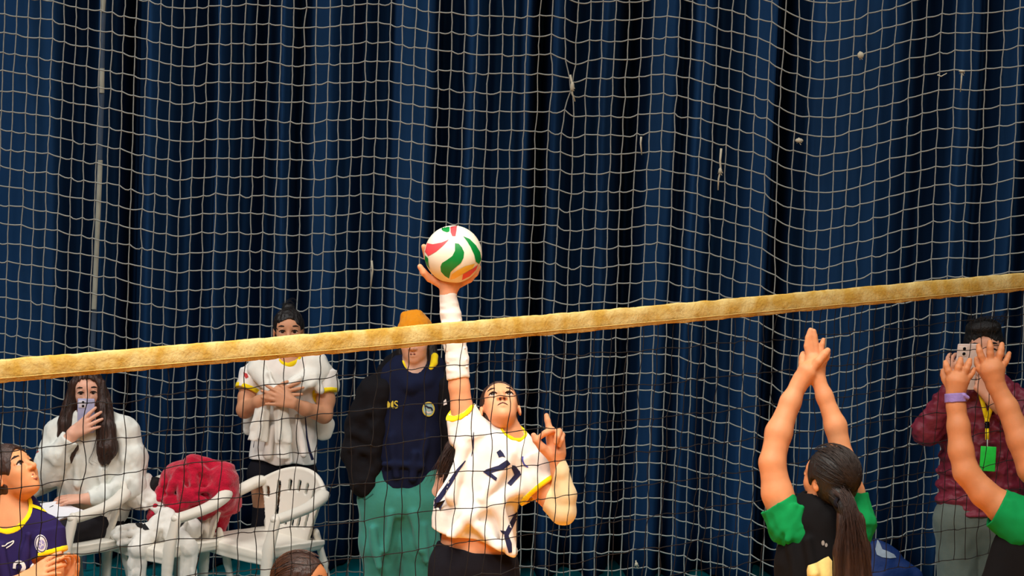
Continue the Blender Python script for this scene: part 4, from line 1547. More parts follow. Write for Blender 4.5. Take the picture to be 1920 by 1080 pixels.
# sleeves hanging below the hands
S.rc((500, 742, -52), (488, 824, -52), 14, 18, 6, ((0, 0, 1), .5), flat=True)
S.rc((530, 745, -54), (536, 828, -54), 14, 16, 6, ((0, 0, 1), .5), flat=True)
S.rc((536, 826, -53), (535, 857, -53), 13, 13.5, 3, ((0, 0, 1), .5), flat=True)
for a, bb, r in (((566, 708, -52), (528, 738, -60), 5), ((590, 716, -36), (560, 730, -52), 5), ((508, 700, -36), (520, 730, -54), 5), ((498, 770, -60), (492, 818, -62), 4), ((478, 800, -54), (496, 765, -58), 4), ((528, 765, -62), (530, 820, -63), 4)):
    S.rc(a, bb, r, r, 6)
S.noise(1.1, (10, 16, 10), 5)
S.cut((0, 900, 0), (0, 1, 0))
pp = P.w1((540, 720, 0))
sw = P.mesh(S, 'sweatshirt', cloth('sweatshirt_white', (232, 230, 220), .12, 70), vox=1.8)
sw.parent = None
sw.location = P.off
tag(sw, 'white sweatshirt draped round the shoulders of the girl with crossed arms', 'sweatshirt')

# ------------------------------------------------------------------ person in orange beanie
P = Fig(760, 800, 14.1)
P.start('person', 'person in orange beanie, navy hoodie, open black jacket and green sweatpants', 'person', (750, P.gy(750, 30, 0), 30))
S = Shape()
hE = HeadFrame((778, 640, 0), 86, -6, -2, 0)
head(S, hE)
S.chain([((780, 672, 8), 21), ((778, 708, 10), 24)], 8, tg='neck')
S.rc((772, 735, 12), (762, 830, 14), 66, 56, 16, ((0, 0, 1), .6), tg='torso')
S.rc((762, 830, 14), (752, 930, 16), 50, 48, 16, ((0, 0, 1), .6), tg='hips')
S.chain([((702, 738, 10), 22), ((676, 830, 14), 18), ((692, 895, -2), 14), ((704, 925, -6), 14), ((712, 945, -4), 10)], 6, tg='arm')
S.chain([((840, 738, 10), 22), ((856, 830, 14), 18), ((828, 895, -2), 14), ((812, 925, -6), 14), ((800, 945, -4), 10)], 6, tg='arm')
ke = legs_down(S, P, [(716, 955, 16), (782, 955, 16)], (30, 25, 18), spread=2)
SE = S
P.mesh(S, 'body', skin('fair', (214, 166, 140)), vox=2)
face_parts(P, hE, BROW)
S = Shape()
S.el(hE.p(0, .20, -.07), [v * 86 for v in (.40, .42, .47)], hE.ax, 3)
S.chain([(hE.p(-.22, .55, -.05), 9), (hE.p(.05, .57, -.05), 10)], 10)
S.cut(hE.p(0, .16, .2), -hE.y + .18 * hE.z)
S.rc(hE.p(0, .2, -.07), hE.p(0, .2, -.07), 1, 1, 1)
ORG = cloth('beanie_orange', (226, 142, 20), .25, 60, stretch=(1, 1, .1))
S.noise(.8, (3, 40, 3), 3)
P.mesh(S, 'beanie', ORG, vox=1.8)
S = Shape()
hair_cap(S, hE, .03, 1.1)
face_open(S, hE, .30, .30)
S.chain([((808, 645, 6), 10), ((812, 680, 0), 11), ((807, 708, -10), 7)], 6)
S.chain([((752, 645, 12), 8), ((750, 676, 14), 9), ((752, 700, 16), 8)], 6)
S.noise(1.2, (4, 14, 4), 6)
P.mesh(S, 'hair', HAIR_D, vox=2)
HOOD = cloth('hoodie_navy', (17, 24, 50), .12, 60)
JBLK = cloth('jacket_black', (17, 16, 20), .12, 60)
S = Shape()
S.rc((772, 728, 10), (764, 820, 12), 66, 66, 14, ((0, 0, 1), .68))
S.rc((764, 820, 12), (756, 905, 14), 66, 66, 14, ((0, 0, 1), .68))
S.rc((745, 722, 8), (712, 742, 10), 26, 26, 10)
S.rc((806, 722, 8), (834, 742, 10), 26, 26, 10)
# hood lying round the neck
S.chain([((748, 680, 12), 13), ((750, 708, -14), 14), ((772, 724, -30), 13), ((800, 712, -18), 14), ((818, 684, 10), 13), ((800, 668, 40), 20), ((765, 668, 40), 20), ((748, 680, 12), 13)], 8)
for a, bb, r in (((735, 820, -30), (745, 890, -34), 7), ((780, 850, -36), (775, 895, -36), 7), ((800, 820, -28), (790, 870, -32), 6)):
    S.rc(a, bb, r, r, 10)
S.rc((722, 868, -36), (795, 872, -36), 5, 5, 8)
S.noise(1.2, (16, 22, 16), 7)
S.fn((660, 880, -90), (880, 1000, 110), lambda X, Y, Z: -(Y - (910 + (X - 700) * .09)) + 0 * Z, 2, 'sub')
S.rc((777, 712, -8), (778, 660, -12), 17, 26, 3, op='sub', flat=True)
je = P.mesh(S, 'hoodie', HOOD, vox=2)
o = P.off
S = Shape()
S.chain([((757, 680, -8), 5), ((758, 694, -18), 6.5), ((766, 706, -28), 4)], 3)
P.mesh(S, 'hood_lining', cloth('lining_yellow', (238, 214, 30)), je, vox=1.5)
S = Shape()
S.chain([((815, 668, -6), 7), ((814, 680, -12), 6.5), ((808, 690, -20), 4)], 3)
P.mesh(S, 'hood_lining', MATS['cloth_lining_yellow'], je, vox=1.5)
YPR = mat('print_yellow', (206, 190, 70), .7, .05)
print_text('lettering', 'MS', (726, 766), (17, -.8), (-.3, -20), je, YPR, je, o, lift=.004, bold=.012)
print_poly('crest', [circle_poly((803, 767), 11.5, 22, 14)], je, mat('print_teal', (150, 190, 190), .7), je, o, lift=.004)
print_strip('crest_ring', circle_poly((803, 767), 10.5, 22, 13), 2, je, YPR, je, o, closed=True, lift=.005, step=2)
print_strip('crest_swirl', [(797, 760), (802, 764), (808, 764), (810, 770)], 3, je, NAVY_P, je, o, lift=.006, step=2)
print_strip('crest_swirl', [(797, 770), (802, 774), (808, 772)], 3, je, mat('print_white', (224, 218, 214)), je, o, lift=.006, step=2)
YB = mat('print_bright_yellow', (236, 214, 40), .7)
for q in ([(792, 912), (800, 908), (815, 905)], [(796, 906), (804, 904), (812, 902)], [(800, 909), (806, 905), (812, 908)], [(797, 914), (806, 911), (813, 909)]):
    print_strip('hem_mark', q, 2, je, YB, je, o, lift=.004, step=2)
S = Shape()
S.chain([((724, 716, 10), 24), ((704, 738, 10), 33), ((680, 800, 14), 33), ((672, 850, 12), 31), ((684, 905, -8), 27)], 10)
S.chain([((718, 730, -12), 18), ((708, 800, -14), 18), ((700, 880, -10), 18)], 10)
S.chain([((820, 716, 10), 22), ((842, 738, 10), 30), ((858, 800, 14), 30), ((862, 850, 12), 29), ((852, 900, -4), 24)], 10)
S.chain([((832, 726, -10), 13), ((840, 800, -12), 14), ((846, 880, -8), 13)], 10)
S.rc((770, 720, 50), (760, 890, 50), 70, 76, 12, ((0, 0, 1), .35))
S.chain([((728, 705, 14), 14), ((742, 690, 30), 15), ((780, 684, 46), 18), ((820, 690, 26), 14)], 8)
for a, bb, r in (((664, 810, -18), (700, 826, -24), 6), ((660, 840, -18), (698, 850, -26), 6), ((668, 780, -14), (694, 770, -24), 6)):
    S.rc(a, bb, r, r, 10)
S.noise(1.6, (14, 14, 14), 7)
jk = P.mesh(S, 'jacket', JBLK, vox=2.2)
print_poly('jacket_tag', [[(832, 752), (836, 748), (838, 758), (832, 760)]], jk, mat('print_white', (224, 218, 214)), jk, o, lift=.003)
GSW = cloth('sweatpants_green', (58, 134, 122), .12, 60)
S = Shape()
for (x0, y0), (k_, a_) in zip(((712, 950), (786, 950)), ke):
    S.chain([((x0, y0 - 10, 16), 42), ((x0 * .5 + k_[0] * .5, (y0 + k_[1]) / 2, k_[2] * .6), 39), (k_, 32), (V(k_) * .5 + V(a_) * .5, 30), (V(a_) + V(0, -14, 0), 22)], 10)
S.rc((728, 938, 14), (774, 938, 14), 54, 54, 14, ((0, 0, 1), .9))
S.rc((722, 900, 14), (784, 900, 14), 46, 46, 10, ((0, 0, 1), .85))
for a, bb, r in (((700, 990, -26), (712, 1060, -24), 7), ((735, 960, -32), (725, 1030, -28), 6), ((775, 960, -30), (790, 1030, -28), 6), ((795, 985, -24), (800, 1050, -22), 6), ((752, 930, -30), (752, 965, -26), 4)):
    S.rc(a, bb, r, r, 10)
S.noise(1.3, (14, 24, 14), 9)
gp = P.mesh(S, 'sweatpants', GSW, vox=2.3)
print_strip('pocket_seam', [(678, 930), (684, 938), (700, 926)], 1.6, gp, mat('seam_green', (34, 92, 84), .9), gp, o)
shoes_for(P, ke, (-.1, -1), SHOE_W)

# ------------------------------------------------------------------ man in the burgundy jacket
P = Fig(1840, 800, 14.67)
SK_H = skin('man', (204, 148, 120))
P.start('person', 'man in burgundy puffer jacket photographing with a phone', 'person', (1840, P.gy(1840, 30, 0), 30))
S = Shape()
hH = HeadFrame((1845, 655, 0), 102, -8, -3, 2)
head(S, hH, jaw=1.15, nose=1.05)
S.chain([((1846, 700, 8), 25), ((1846, 735, 10), 28)], 8, tg='neck')
S.rc((1848, 795, 12), (1846, 880, 14), 62, 56, 16, ((0, 0, 1), .6), tg='torso')
S.rc((1846, 880, 14), (1838, 960, 16), 56, 50, 16, ((0, 0, 1), .6), tg='hips')
S.chain([((1778, 762, 6), 24), ((1738, 806, -24), 20), ((1772, 730, -58), 13), ((1775, 718, -62), 11.5)], 6, tg='arm')
S.chain([((1918, 762, 6), 24), ((1942, 840, -20), 20), ((1856, 752, -60), 13), ((1846, 744, -62), 11.5)], 6, tg='arm')
hand(S, (1775, 720, -62), (.05, -1, -.05), (.55, 0, .85), 74, 1, curls=((.5, .5, .3), (.55, .6, .3), (.55, .6, .3), (.6, .6, .3)), spread=.8, thumb=(.5, .5, .5, .2))
hand(S, (1846, 744, -62), (-.6, -.8, -.02), (-.5, .1, .8), 74, -1, curls=((.5, .5, .3),) * 4, spread=.8, thumb=(.6, .4, .4, .2))
S.chain([((1772, 688, -76), 7), ((1781, 681, -84), 6.5), ((1793, 682, -84), 5.5)], 2, tg='hand')
S.chain([((1768, 702, -76), 7), ((1777, 697, -84), 6.5), ((1790, 698, -84), 5.5)], 2, tg='hand')
S.chain([((1764, 716, -74), 6.5), ((1772, 712, -83), 6), ((1784, 713, -83), 5)], 2, tg='hand')
kh = legs_down(S, P, [(1800, 985, 16), (1872, 985, 16)], (32, 26, 18), spread=0)
SH = S
P.mesh(S, 'body', SK_H, vox=1.9)
face_parts(P, hH, mat('brow_black', (30, 22, 20), .8), gaze=(-.2, -.05), lipmat=mat('lip_man', (160, 96, 86), .5))
S = Shape()
hair_cap(S, hH, .03, .9)
S.el(hH.p(0, .40, .05), [v * 102 for v in (.33, .17, .36)], hH.ax, 6)
face_open(S, hH, .27, .29)
for sx in (-1, 1):
    S.el(hH.p(sx * .45, -.25, 0), [v * 102 for v in (.16, .28, .25)], hH.ax, 4, 'sub')
S.noise(.8, (5, 5, 5), 6)
hm = P.mesh(S, 'hair', mat('hair_black', (20, 18, 18), .6, .3, 60, .6, 120), vox=1.8)
strands(P, [[(x, 606, -26), (x + 3, 598, -30), (x + 8, 592, -28)] for x in range(1812, 1878, 7)], .5, MATS['hair_black'], hm, seed=8, jitter=2.5, n=8)
BUR = mat('puffer_burgundy', (112, 34, 52), .5, .12, 12, .25, 60, spec=.3)
S = Shape()
fl = ((0, 0, 1), .72)
for i, y in enumerate(range(748, 972, 27)):
    w_ = [60, 74, 79, 80, 80, 81, 82, 83, 80][i]
    S.el((1847 - i * .8, y, 13), (w_ + 4, 19.5, 53 + (i > 0) * 2), None, 7)
S.rc((1848, 770, 13), (1842, 940, 14), 76, 80, 5, ((0, 0, 1), .66))
S.rc((1818, 732, 10), (1784, 758, 8), 26, 29, 8)
S.rc((1876, 732, 10), (1914, 758, 8), 26, 29, 8)
for a, bb, n_, r0, r1 in (((1782, 760, 6), (1736, 806, -24), 4, 31, 29), ((1736, 806, -24), (1772, 732, -56), 4, 29, 19), ((1916, 760, 6), (1944, 842, -20), 4, 31, 29), ((1944, 842, -20), (1862, 756, -56), 5, 29, 19)):
    for i in range(n_ + 1):
        t = i / n_
        c = V(a) * (1 - t) + V(bb) * t
        S.el(c, [r0 * (1 - t) + r1 * t] * 3, None, 4)
# stand-up collar
S.chain([((1812, 722, 10), 13), ((1822, 738, -22), 12)], 6)
S.chain([((1884, 722, 10), 14), ((1868, 738, -22), 12)], 6)
S.rc((1818, 716, 38), (1880, 716, 38), 16, 16, 6)
S.noise(1.6, (9, 7, 9), 7)
S.cut((0, 967, 0), (0, 1, 0))
# open front
S.rc((1845, 730, -60), (1846, 990, -60), 15, 12, 3, op='sub', flat=True)
S.el((1846, 726, -12), (17, 22, 36), None, 3, 'sub')
jh = P.mesh(S, 'jacket', BUR, vox=2.1)
S = Shape()
S.rc((1846, 748, 8), (1844, 960, 10), 44, 56, 10, ((0, 0, 1), .76))
S.cut((0, 967, 0), (0, 1, 0))
P.mesh(S, 'shirt', cloth('shirt_dark', (44, 40, 44)), vox=2.4)
b = MB()
z = -52


def ribbon(P, pts, w, th, name, material, parent, label=None):
    b = MB()
    pts = np.asarray(pts, float)
    T = np.gradient(pts, axis=0); T /= np.linalg.norm(T, axis=1)[:, None]
    N = np.cross(T, V(0, 0, 1)); N /= np.linalg.norm(N, axis=1)[:, None]
    v, f = [], []
    for p, n in zip(pts, N):
        v += [p - n * w, p + n * w, p + n * w + V(0, 0, th), p - n * w + V(0, 0, th)]
    for i in range(len(pts) - 1):
        for j in range(4):
            k = (j + 1) % 4
            f.append([i * 4 + j, i * 4 + k, i * 4 + 4 + k, i * 4 + 4 + j])
    f += [[3, 2, 1, 0], [len(v) - 4, len(v) - 3, len(v) - 2, len(v) - 1]]
    b.add(v, f)
    return P.mb(b, name, material, parent, label)


lroot = empty('lanyard', tuple(P.w1((1843, 880, -54))), 'yellow lanyard with bright green badge hanging on the man in burgundy', 'lanyard')
so = P.off; P.off = np.array(lroot.location)
YEL_L = mat('lanyard_yellow', (238, 216, 22), .6)
ribbon(P, [(1824, 718, -40), (1830, 735, -48), (1836, 760, -52), (1841, 782, -54)], 4, 1.5, 'strap', YEL_L, lroot)
ribbon(P, [(1866, 720, -40), (1858, 740, -50), (1850, 762, -54), (1843, 782, -55)], 4, 1.5, 'strap', YEL_L, lroot)
ribbon(P, [(1842, 780, -54), (1842, 790, -55)], 4.5, 2, 'strap', YEL_L, lroot)
ribbon(P, [(1842, 788, -55), (1842, 800, -56)], 4, 4, 'buckle', mat('lens_black', (14, 14, 18)), lroot)
ribbon(P, [(1842, 799, -55), (1842, 822, -56)], 3.4, 2, 'strap', YEL_L, lroot)
b = MB(); b.tube([(1842, 821, -56), (1842, 829, -57), (1842, 835, -57)], 1.2, 6); P.mb(b, 'clip', mat('metal_clip', (190, 190, 190), .3), lroot)
b = MB(); b.box((1843, 857, -57), (14.5, 23, 1.6), np.array([unit((1, .06, 0)), unit((-.06, 1, 0)), V(0, 0, 1)]), bev=1.2)
P.mb(b, 'badge', mat('badge_green', (28, 190, 62), .4), lroot)
P.off = so
phone(P, (1800, 686, -72), [(1, 0, .1), (-.10, 1, .04), (-.1, .04, -1)], (20, 43, 2.6), mat('case_rose', (206, 186, 176), .4), 'pale rose phone held up by the man in burgundy', -1, mat('bump_rose', (214, 200, 190), .3))
GTR = cloth('trousers_grey', (94, 106, 100), .15, 60)
S = Shape()
S.take(SH, ('leg',), 12)
S.rc((1806, 972, 14), (1866, 972, 14), 54, 54, 12, ((0, 0, 1), .95))
S.rc((1806, 1000, 14), (1866, 1000, 14), 44, 44, 12, ((0, 0, 1), .9))
S.noise(1.5, (14, 22, 14), 9)
P.mesh(S, 'trousers', GTR, vox=2.4)
shoes_for(P, kh, (-.2, -1), SHOE_D)
# ------------------------------------------------------------------ blocker with ponytail, seen from behind
P = Fig(1540, 900, 11.3)
SK_F = skin('block', (208, 140, 96))
P.start('person', 'blocker with long dark ponytail in green and black jersey, both arms raised', 'person', (1540, P.gy(1540, 0, 0), 0))
S = Shape()
hF = HeadFrame((1553, 897, -4), 118, 180 + 46, 12, -4)
head(S, hF)
S.chain([((1548, 938, 4), 30), ((1545, 985, 4), 34)], 10, tg='neck')
S.rc((1540, 1005, 4), (1538, 1095, 6), 74, 62, 16, ((0, 0, 1), .6), tg='torso')
S.rc((1538, 1095, 6), (1538, 1210, 8), 62, 74, 16, ((0, 0, 1), .72), tg='hips')
S.chain([((1480, 985, 4), 33), ((1458, 925, 8), 28.5), ((1449, 870, 10), 24.5)], 10, tg='arm')
S.chain([((1449, 866, 10), 24), ((1462, 812, 20), 24.5), ((1485, 755, 30), 19), ((1501, 722, 36), 15.5)], 10, tg='arm')
S.chain([((1606, 985, 4), 33), ((1596, 925, 16), 26), ((1583, 862, 24), 21)], 10, tg='arm')
S.chain([((1583, 862, 24), 20.5), ((1570, 800, 30), 20), ((1550, 745, 36), 15), ((1538, 712, 40), 13.5)], 10, tg='arm')
# left hand turned sideways, fingers to the right
S.rc((1502, 722, 36), (1517, 697, 36), 15, 19, 8, tg='hand')
for a, c, e, t, r in (((1522, 700, 30), (1537, 678, 24), (1549, 664, 26), (1555, 658, 30), 9), ((1525, 700, 36), (1541, 684, 34), (1552, 671, 36), (1556, 664, 40), 8.6), ((1525, 702, 42), (1540, 690, 44), (1549, 680, 46), (1553, 673, 50), 8), ((1522, 704, 48), (1534, 696, 52), (1541, 690, 56), (1545, 685, 58), 7)):
    S.rc((1508, 712, 38), a, 13, r + 1, 8, tg='hand')
    S.chain([(a, r), (c, r * .92), (e, r * .84), (t, r * .66)], 2, tg='hand')
S.chain([((1510, 704, 44), 10), ((1511, 682, 54), 8), ((1511, 672, 58), 7), ((1512, 665, 60), 5.6)], 3, tg='hand')
# right hand upright behind it
S.rc((1538, 712, 42), (1533, 685, 46), 14, 19, 6, tg='hand')
for a, c, e, t, r in (((1523, 672, 48), (1519, 650, 50), (1521, 634, 50), (1523, 624, 50), 7.4), ((1529, 670, 48), (1526, 645, 50), (1525, 630, 50), (1525, 620, 50), 7.6), ((1536, 671, 48), (1534, 648, 50), (1532, 632, 50), (1531, 622, 50), 7.2), ((1544, 676, 48), (1545, 658, 50), (1547, 646, 50), (1549, 638, 50), 6.2)):
    S.rc((1536, 695, 44), a, 13, r + 1, 6, tg='hand')
    S.chain([(a, r), (c, r * .94), (e, r * .86), (t, r * .68)], 1.5, tg='hand')
S.chain([((1524, 700, 50), 10), ((1515, 686, 60), 8), ((1513, 676, 64), 6.5), ((1513, 668, 66), 5.4)], 3, tg='hand')
kf = legs_down(S, P, [(1502, 1210, 8), (1576, 1210, 8)], (42, 29, 19))
SF = S
P.mesh(S, 'body', SK_F, vox=1.9)
face_parts(P, hF, BROW)
S = Shape()
S.el(hF.p(0, .11, -.09), [v * 118 for v in (.40, .43, .44)], hF.ax, 4)
S.el(hF.p(0, -.12, -.20), [v * 118 for v in (.34, .28, .28)], hF.ax, 12)
face_open(S, hF, .28, .32)
S.chain([((1566, 930, -52), 16), ((1580, 948, -64), 20)], 8)
S.noise(.5, (4, 8, 5), 3)
hF_m = P.mesh(S, 'hair', mat('hair_near_black', (24, 20, 18), .55, .35, 60, .4, 140, spec=.4, stretch=(1, 1, .3)), vox=1.9)
combed(P, hF, (0, -.02, -.60), .065, HAIR_L, hF_m, n=420, seed=9, side_min=-.6, r=.6)
S = Shape()
S.chain([((1578, 945, -62), 17), ((1586, 975, -66), 26), ((1590, 1030, -66), 34), ((1592, 1090, -64), 36), ((1592, 1140, -60), 22)], 8, ((0, 0, 1), .6))
S.noise(2.0, (5, 70, 8), 2)
S.noise(.9, (2.6, 90, 5), 5)
S.chain([((1566, 928, -54), 11), ((1578, 946, -64), 16)], 6)
hp = P.mesh(S, 'ponytail', hairmat('ponytail', (54, 34, 25)), vox=1.9)
strands(P, [[(1556, 918, -64), (1570, 930, -78), (1578, 960, -92), (1580, 1010, -96)], [(1570, 915, -66), (1580, 930, -80), (1588, 960, -92), (1592, 1010, -96)], [(1582, 920, -60), (1590, 936, -76), (1598, 965, -86), (1604, 1010, -90)]], .5, HAIR_B, hp, name='root_strands', seed=12, jitter=3, n=30)
strands(P, [[(1576, 950, -80), (1566, 1000, -90), (1562, 1060, -90), (1566, 1120, -88)], [(1582, 950, -82), (1588, 1000, -92), (1592, 1060, -92), (1594, 1120, -90)], [(1588, 952, -80), (1606, 1000, -88), (1616, 1060, -88), (1616, 1120, -86)]], .55, MATS['hair_ponytail'], hp, seed=2, jitter=5, n=26)
b = MB(); b.tube([(1564 + 14 * math.cos(t) + 8, 938 + 10 * math.sin(t), -64 + 10 * math.cos(t)) for t in np.linspace(0, 6.28, 14)], 4, 6); P.mb(b, 'hair_tie', BLACK_C)
GRN_C = cloth('sleeve_green', (8, 128, 66), .08, 70)
JBL = cloth('jersey_black', (12, 11, 13), .1, 70)
S = Shape()
S.rc((1541, 990, 4), (1538, 1060, 6), 76, 82, 14, ((0, 0, 1), .64))
S.rc((1538, 1060, 6), (1538, 1195, 8), 82, 86, 14, ((0, 0, 1), .66))
S.rc((1528, 985, 6), (1490, 988, 4), 26, 36, 10)
S.rc((1565, 982, 6), (1600, 985, 4), 28, 36, 10)
for a, bb in (((1510, 1010, -44), (1520, 1070, -52)), ((1480, 1020, -30), (1490, 1080, -40))):
    S.rc(a, bb, 8, 9, 12)
S.noise(1.4, (18, 26, 18), 8)
nN = unit((-.05, -.95, .3)); pN = V(1546, 975, 0)
S.rc(pN - nN * 10, pN + nN * 50, 36, 40, 2, op='sub', flat=True)
jf = P.mesh(S, 'jersey', JBL, vox=2.2)
S = Shape()
S.rc((1488, 992, 4), (1459, 944, 8), 42, 36, 10, flat=True)
S.rc((1496, 998, 2), (1484, 984, 4), 42, 44, 10)
S.rc((1602, 986, 4), (1597, 928, 14), 40, 33, 10, flat=True)
S.rc((1600, 996, 2), (1603, 984, 4), 38, 40, 10)
for a, bb in (((1500, 950, -30), (1474, 1010, -36)), ((1488, 945, -30), (1466, 990, -30))):
    S.rc(a, bb, 5, 6, 8)
S.noise(1.2, (10, 16, 10), 4)
for p_, n_, r_ in ((V(1459, 946, 8), unit((-.42, -.9, .05)), 29), (V(1597, 926, 14), unit((-.08, -.98, .16)), 27)):
    S.rc(p_ - n_ * 16, p_ + n_ * 40, r_, r_, 2, op='sub', flat=True)
S.rc((1528, 1012, 0), (1518, 960, 0), 20, 24, 4, op='sub', flat=True)
sf_ = P.mesh(S, 'sleeves', GRN_C, jf, vox=2)
o = P.off
print_poly('number_print', [[(1516, 1060), (1530, 1055), (1546, 1046), (1553, 1043), (1560, 1052), (1560, 1095), (1514, 1095), (1514, 1068)]], jf, mat('print_cream', (228, 206, 130), .7), jf, o, lift=.003)
print_poly('neck_mark', [circle_poly((1543, 1018), 3, 10, 5), circle_poly((1549, 1022), 2.5, 10, 4)], jf, mat('print_grey', (130, 124, 118), .7), jf, o, lift=.003)
S = Shape()
S.take(SF, ('hips', 'leg'), 6)
S.cut((0, P.gy(1538, 8, .55), 0), (0, 1, 0)); S.cut((0, 1185, 0), (0, -1, 0))
P.mesh(S, 'shorts', BLACK_C, vox=3)
shoes_for(P, kf, (.1, 1), SHOE_D)

# ------------------------------------------------------------------ blocker at the right edge
P = Fig(1880, 880, 11.85)
P.start('person', 'blocker at the picture edge with green sleeves and lavender wristband, arms raised', 'person', (1950, P.gy(1950, 0, 0), 0))
S = Shape()
S.chain([((1930, 985, 0), 38), ((1880, 952, 2), 30), ((1845, 925, 2), 26), ((1812, 885, 4), 24)], 8, tg='arm')
S.chain([((1812, 885, 4), 24), ((1803, 845, 8), 23.5), ((1799, 800, 12), 21), ((1795, 762, 16), 17.5), ((1794, 742, 18), 16.5)], 8, tg='arm')
S.chain([((2010, 985, 0), 38), ((1975, 930, 4), 29), ((1935, 880, 6), 26)], 8, tg='arm')
S.chain([((1935, 880, 6), 26), ((1915, 825, 10), 25), ((1892, 765, 16), 20), ((1870, 722, 20), 17)], 8, tg='arm')
# left hand
S.rc((1794, 742, 18), (1797, 716, 18), 16, 21, 8, tg='hand')
for a, c, e, t, r in (((1786, 710, 16), (1780, 696, 14), (1777, 687, 16), (1776, 680, 20), 7.2), ((1796, 706, 14), (1799, 690, 12), (1802, 681, 14), (1804, 674, 18), 7.6), ((1806, 707, 14), (1814, 692, 12), (1818, 683, 14), (1821, 676, 18), 7.4), ((1812, 715, 16), (1821, 705, 16), (1826, 699, 18), (1829, 693, 20), 6.4)):
    S.rc((1797, 728, 18), a, 14, r + 1, 8, tg='hand')
    S.chain([(a, r), (c, r * .94), (e, r * .86), (t, r * .68)], 2, tg='hand')
S.chain([((1786, 726, 24), 10), ((1778, 712, 32), 8), ((1775, 704, 36), 6.6), ((1774, 697, 38), 5.4)], 3, tg='hand')
# right hand
S.rc((1870, 722, 20), (1863, 695, 20), 17, 23, 8, tg='hand')
for a, c, e, t, r in (((1851, 686, 18), (1842, 668, 16), (1839, 658, 16), (1838, 649, 20), 7.2), ((1861, 682, 16), (1859, 663, 14), (1859, 652, 14), (1859, 642, 18), 7.4), ((1872, 683, 16), (1877, 665, 14), (1880, 655, 16), (1882, 646, 20), 7.2), ((1880, 692, 18), (1889, 678, 18), (1893, 670, 20), (1896, 663, 22), 6.4)):
    S.rc((1867, 706, 20), a, 15, r + 1, 8, tg='hand')
    S.chain([(a, r), (c, r * .94), (e, r * .86), (t, r * .68)], 2, tg='hand')
S.chain([((1856, 708, 22), 11), ((1843, 692, 26), 8.6), ((1838, 682, 28), 7), ((1836, 674, 28), 5.6)], 3, tg='hand')
# the rest of the figure, beyond the picture edge
hG = HeadFrame((1972, 890, -6), 112, 180 - 10, 10, 0)
head(S, hG)
S.chain([((1972, 935, 0), 30), ((1972, 985, 2), 34)], 8, tg='neck')
S.rc((1970, 1005, 2), (1966, 1095, 4), 72, 60, 16, ((0, 0, 1), .6), tg='torso')
S.rc((1966, 1095, 4), (1964, 1200, 6), 60, 72, 16, ((0, 0, 1), .72), tg='hips')
kg = legs_down(S, P, [(1930, 1200, 6), (2000, 1200, 6)], (40, 28, 18))
SG = S
P.mesh(S, 'body', skin('block2', (196, 128, 84)), vox=2)
S = Shape()
hair_cap(S, hG, .05, 1.1)
face_open(S, hG, .28, .32)
P.mesh(S, 'hair', HAIR_D, vox=3)
face_parts(P, hG, BROW)
S = Shape()
S.rc((1970, 990, 2), (1966, 1060, 4), 76, 84, 14, ((0, 0, 1), .66))
S.rc((1966, 1060, 4), (1964, 1185, 6), 90, 90, 14, ((0, 0, 1), .66))
S.rc((1900, 1022, 0), (1880, 1100, 0), 36, 44, 14, ((0, 0, 1), .8))
S.noise(1.4, (18, 26, 18), 8)
jg = P.mesh(S, 'jersey', JBL, vox=2.4)
S = Shape()
S.rc((1930, 988, 0), (1868, 952, 2), 50, 40, 10, flat=True)
S.rc((1938, 992, 0), (1920, 984, 0), 50, 50, 10)
S.rc((2010, 988, 0), (1978, 935, 4), 48, 38, 10, flat=True)
S.noise(1.2, (12, 18, 12), 4)
nG = unit((-.84, -.5, 0)); pG = V(1868, 954, 2)
S.rc(pG - nG * 14, pG + nG * 40, 33, 33, 2, op='sub', flat=True)
P.mesh(S, 'sleeves', GRN_C, jg, vox=2)
S = Shape()
S.rc((1795, 755, 17), (1794, 738, 18), 21.5, 20.5, 2, flat=True)
S.rc((1795, 760, 17), (1794, 733, 18), 15, 14, 1, op='sub', flat=True)
S.rc((1808, 741, 2), (1815, 746, 4), 4, 4, 2)
P.mesh(S, 'wristband', mat('band_lavender', (140, 118, 178), .6, .1, 40, .2, 120), vox=1.4, label='lavender wristband')
S = Shape()
S.take(SG, ('hips', 'leg'), 6)
S.cut((0, P.gy(1964, 8, .55), 0), (0, 1, 0)); S.cut((0, 1180, 0), (0, -1, 0))
P.mesh(S, 'shorts', BLACK_C, vox=3)
shoes_for(P, kg, (-.1, 1), SHOE_D)

# ------------------------------------------------------------------ person of whom only the top of the head shows, at the bottom edge
P = Fig(570, 1090, 11.0)
P.start('person', 'person at the bottom edge, only dark hair and forehead in view before the chair', 'person', (560, P.gy(560, 20, 0), 20))
S = Shape()
hI = HeadFrame((570, 1096, 0), 116, 72, 4, 0)
head(S, hI)
S.chain([((562, 1130, 4), 30), ((556, 1175, 6), 34)], 8, tg='neck')
S.rc((552, 1200, 6), (552, 1320, 8), 72, 62, 16, ((0, 0, 1), .64), tg='torso')
S.rc((552, 1320, 8), (552, 1420, 10), 62, 70, 16, ((0, 0, 1), .72), tg='hips')
S.chain([((486, 1200, 6), 28), ((478, 1290, 0), 22), ((500, 1370, -20), 16)], 8, tg='arm')
S.chain([((618, 1200, 6), 28), ((630, 1290, 0), 22), ((620, 1370, -20), 16)], 8, tg='arm')
hand(S, (500, 1372, -20), (.3, .95, -.1), (.9, 0, .3), 84, 1)
hand(S, (620, 1372, -20), (-.2, .95, -.1), (-.9, 0, .3), 84, -1)
ki = legs_down(S, P, [(518, 1420, 10), (588, 1420, 10)], (40, 28, 18))
SI = S
P.mesh(S, 'body', skin('dark', (178, 112, 66)), vox=2.4)
face_parts(P, hI, BROW)
S = Shape()
S.el(hI.p(0, .13, -.08), [v * 116 for v in (.385, .40, .45)], hI.ax, 4)
S.el(hI.p(0, -.12, -.2), [v * 116 for v in (.33, .3, .3)], hI.ax, 10)
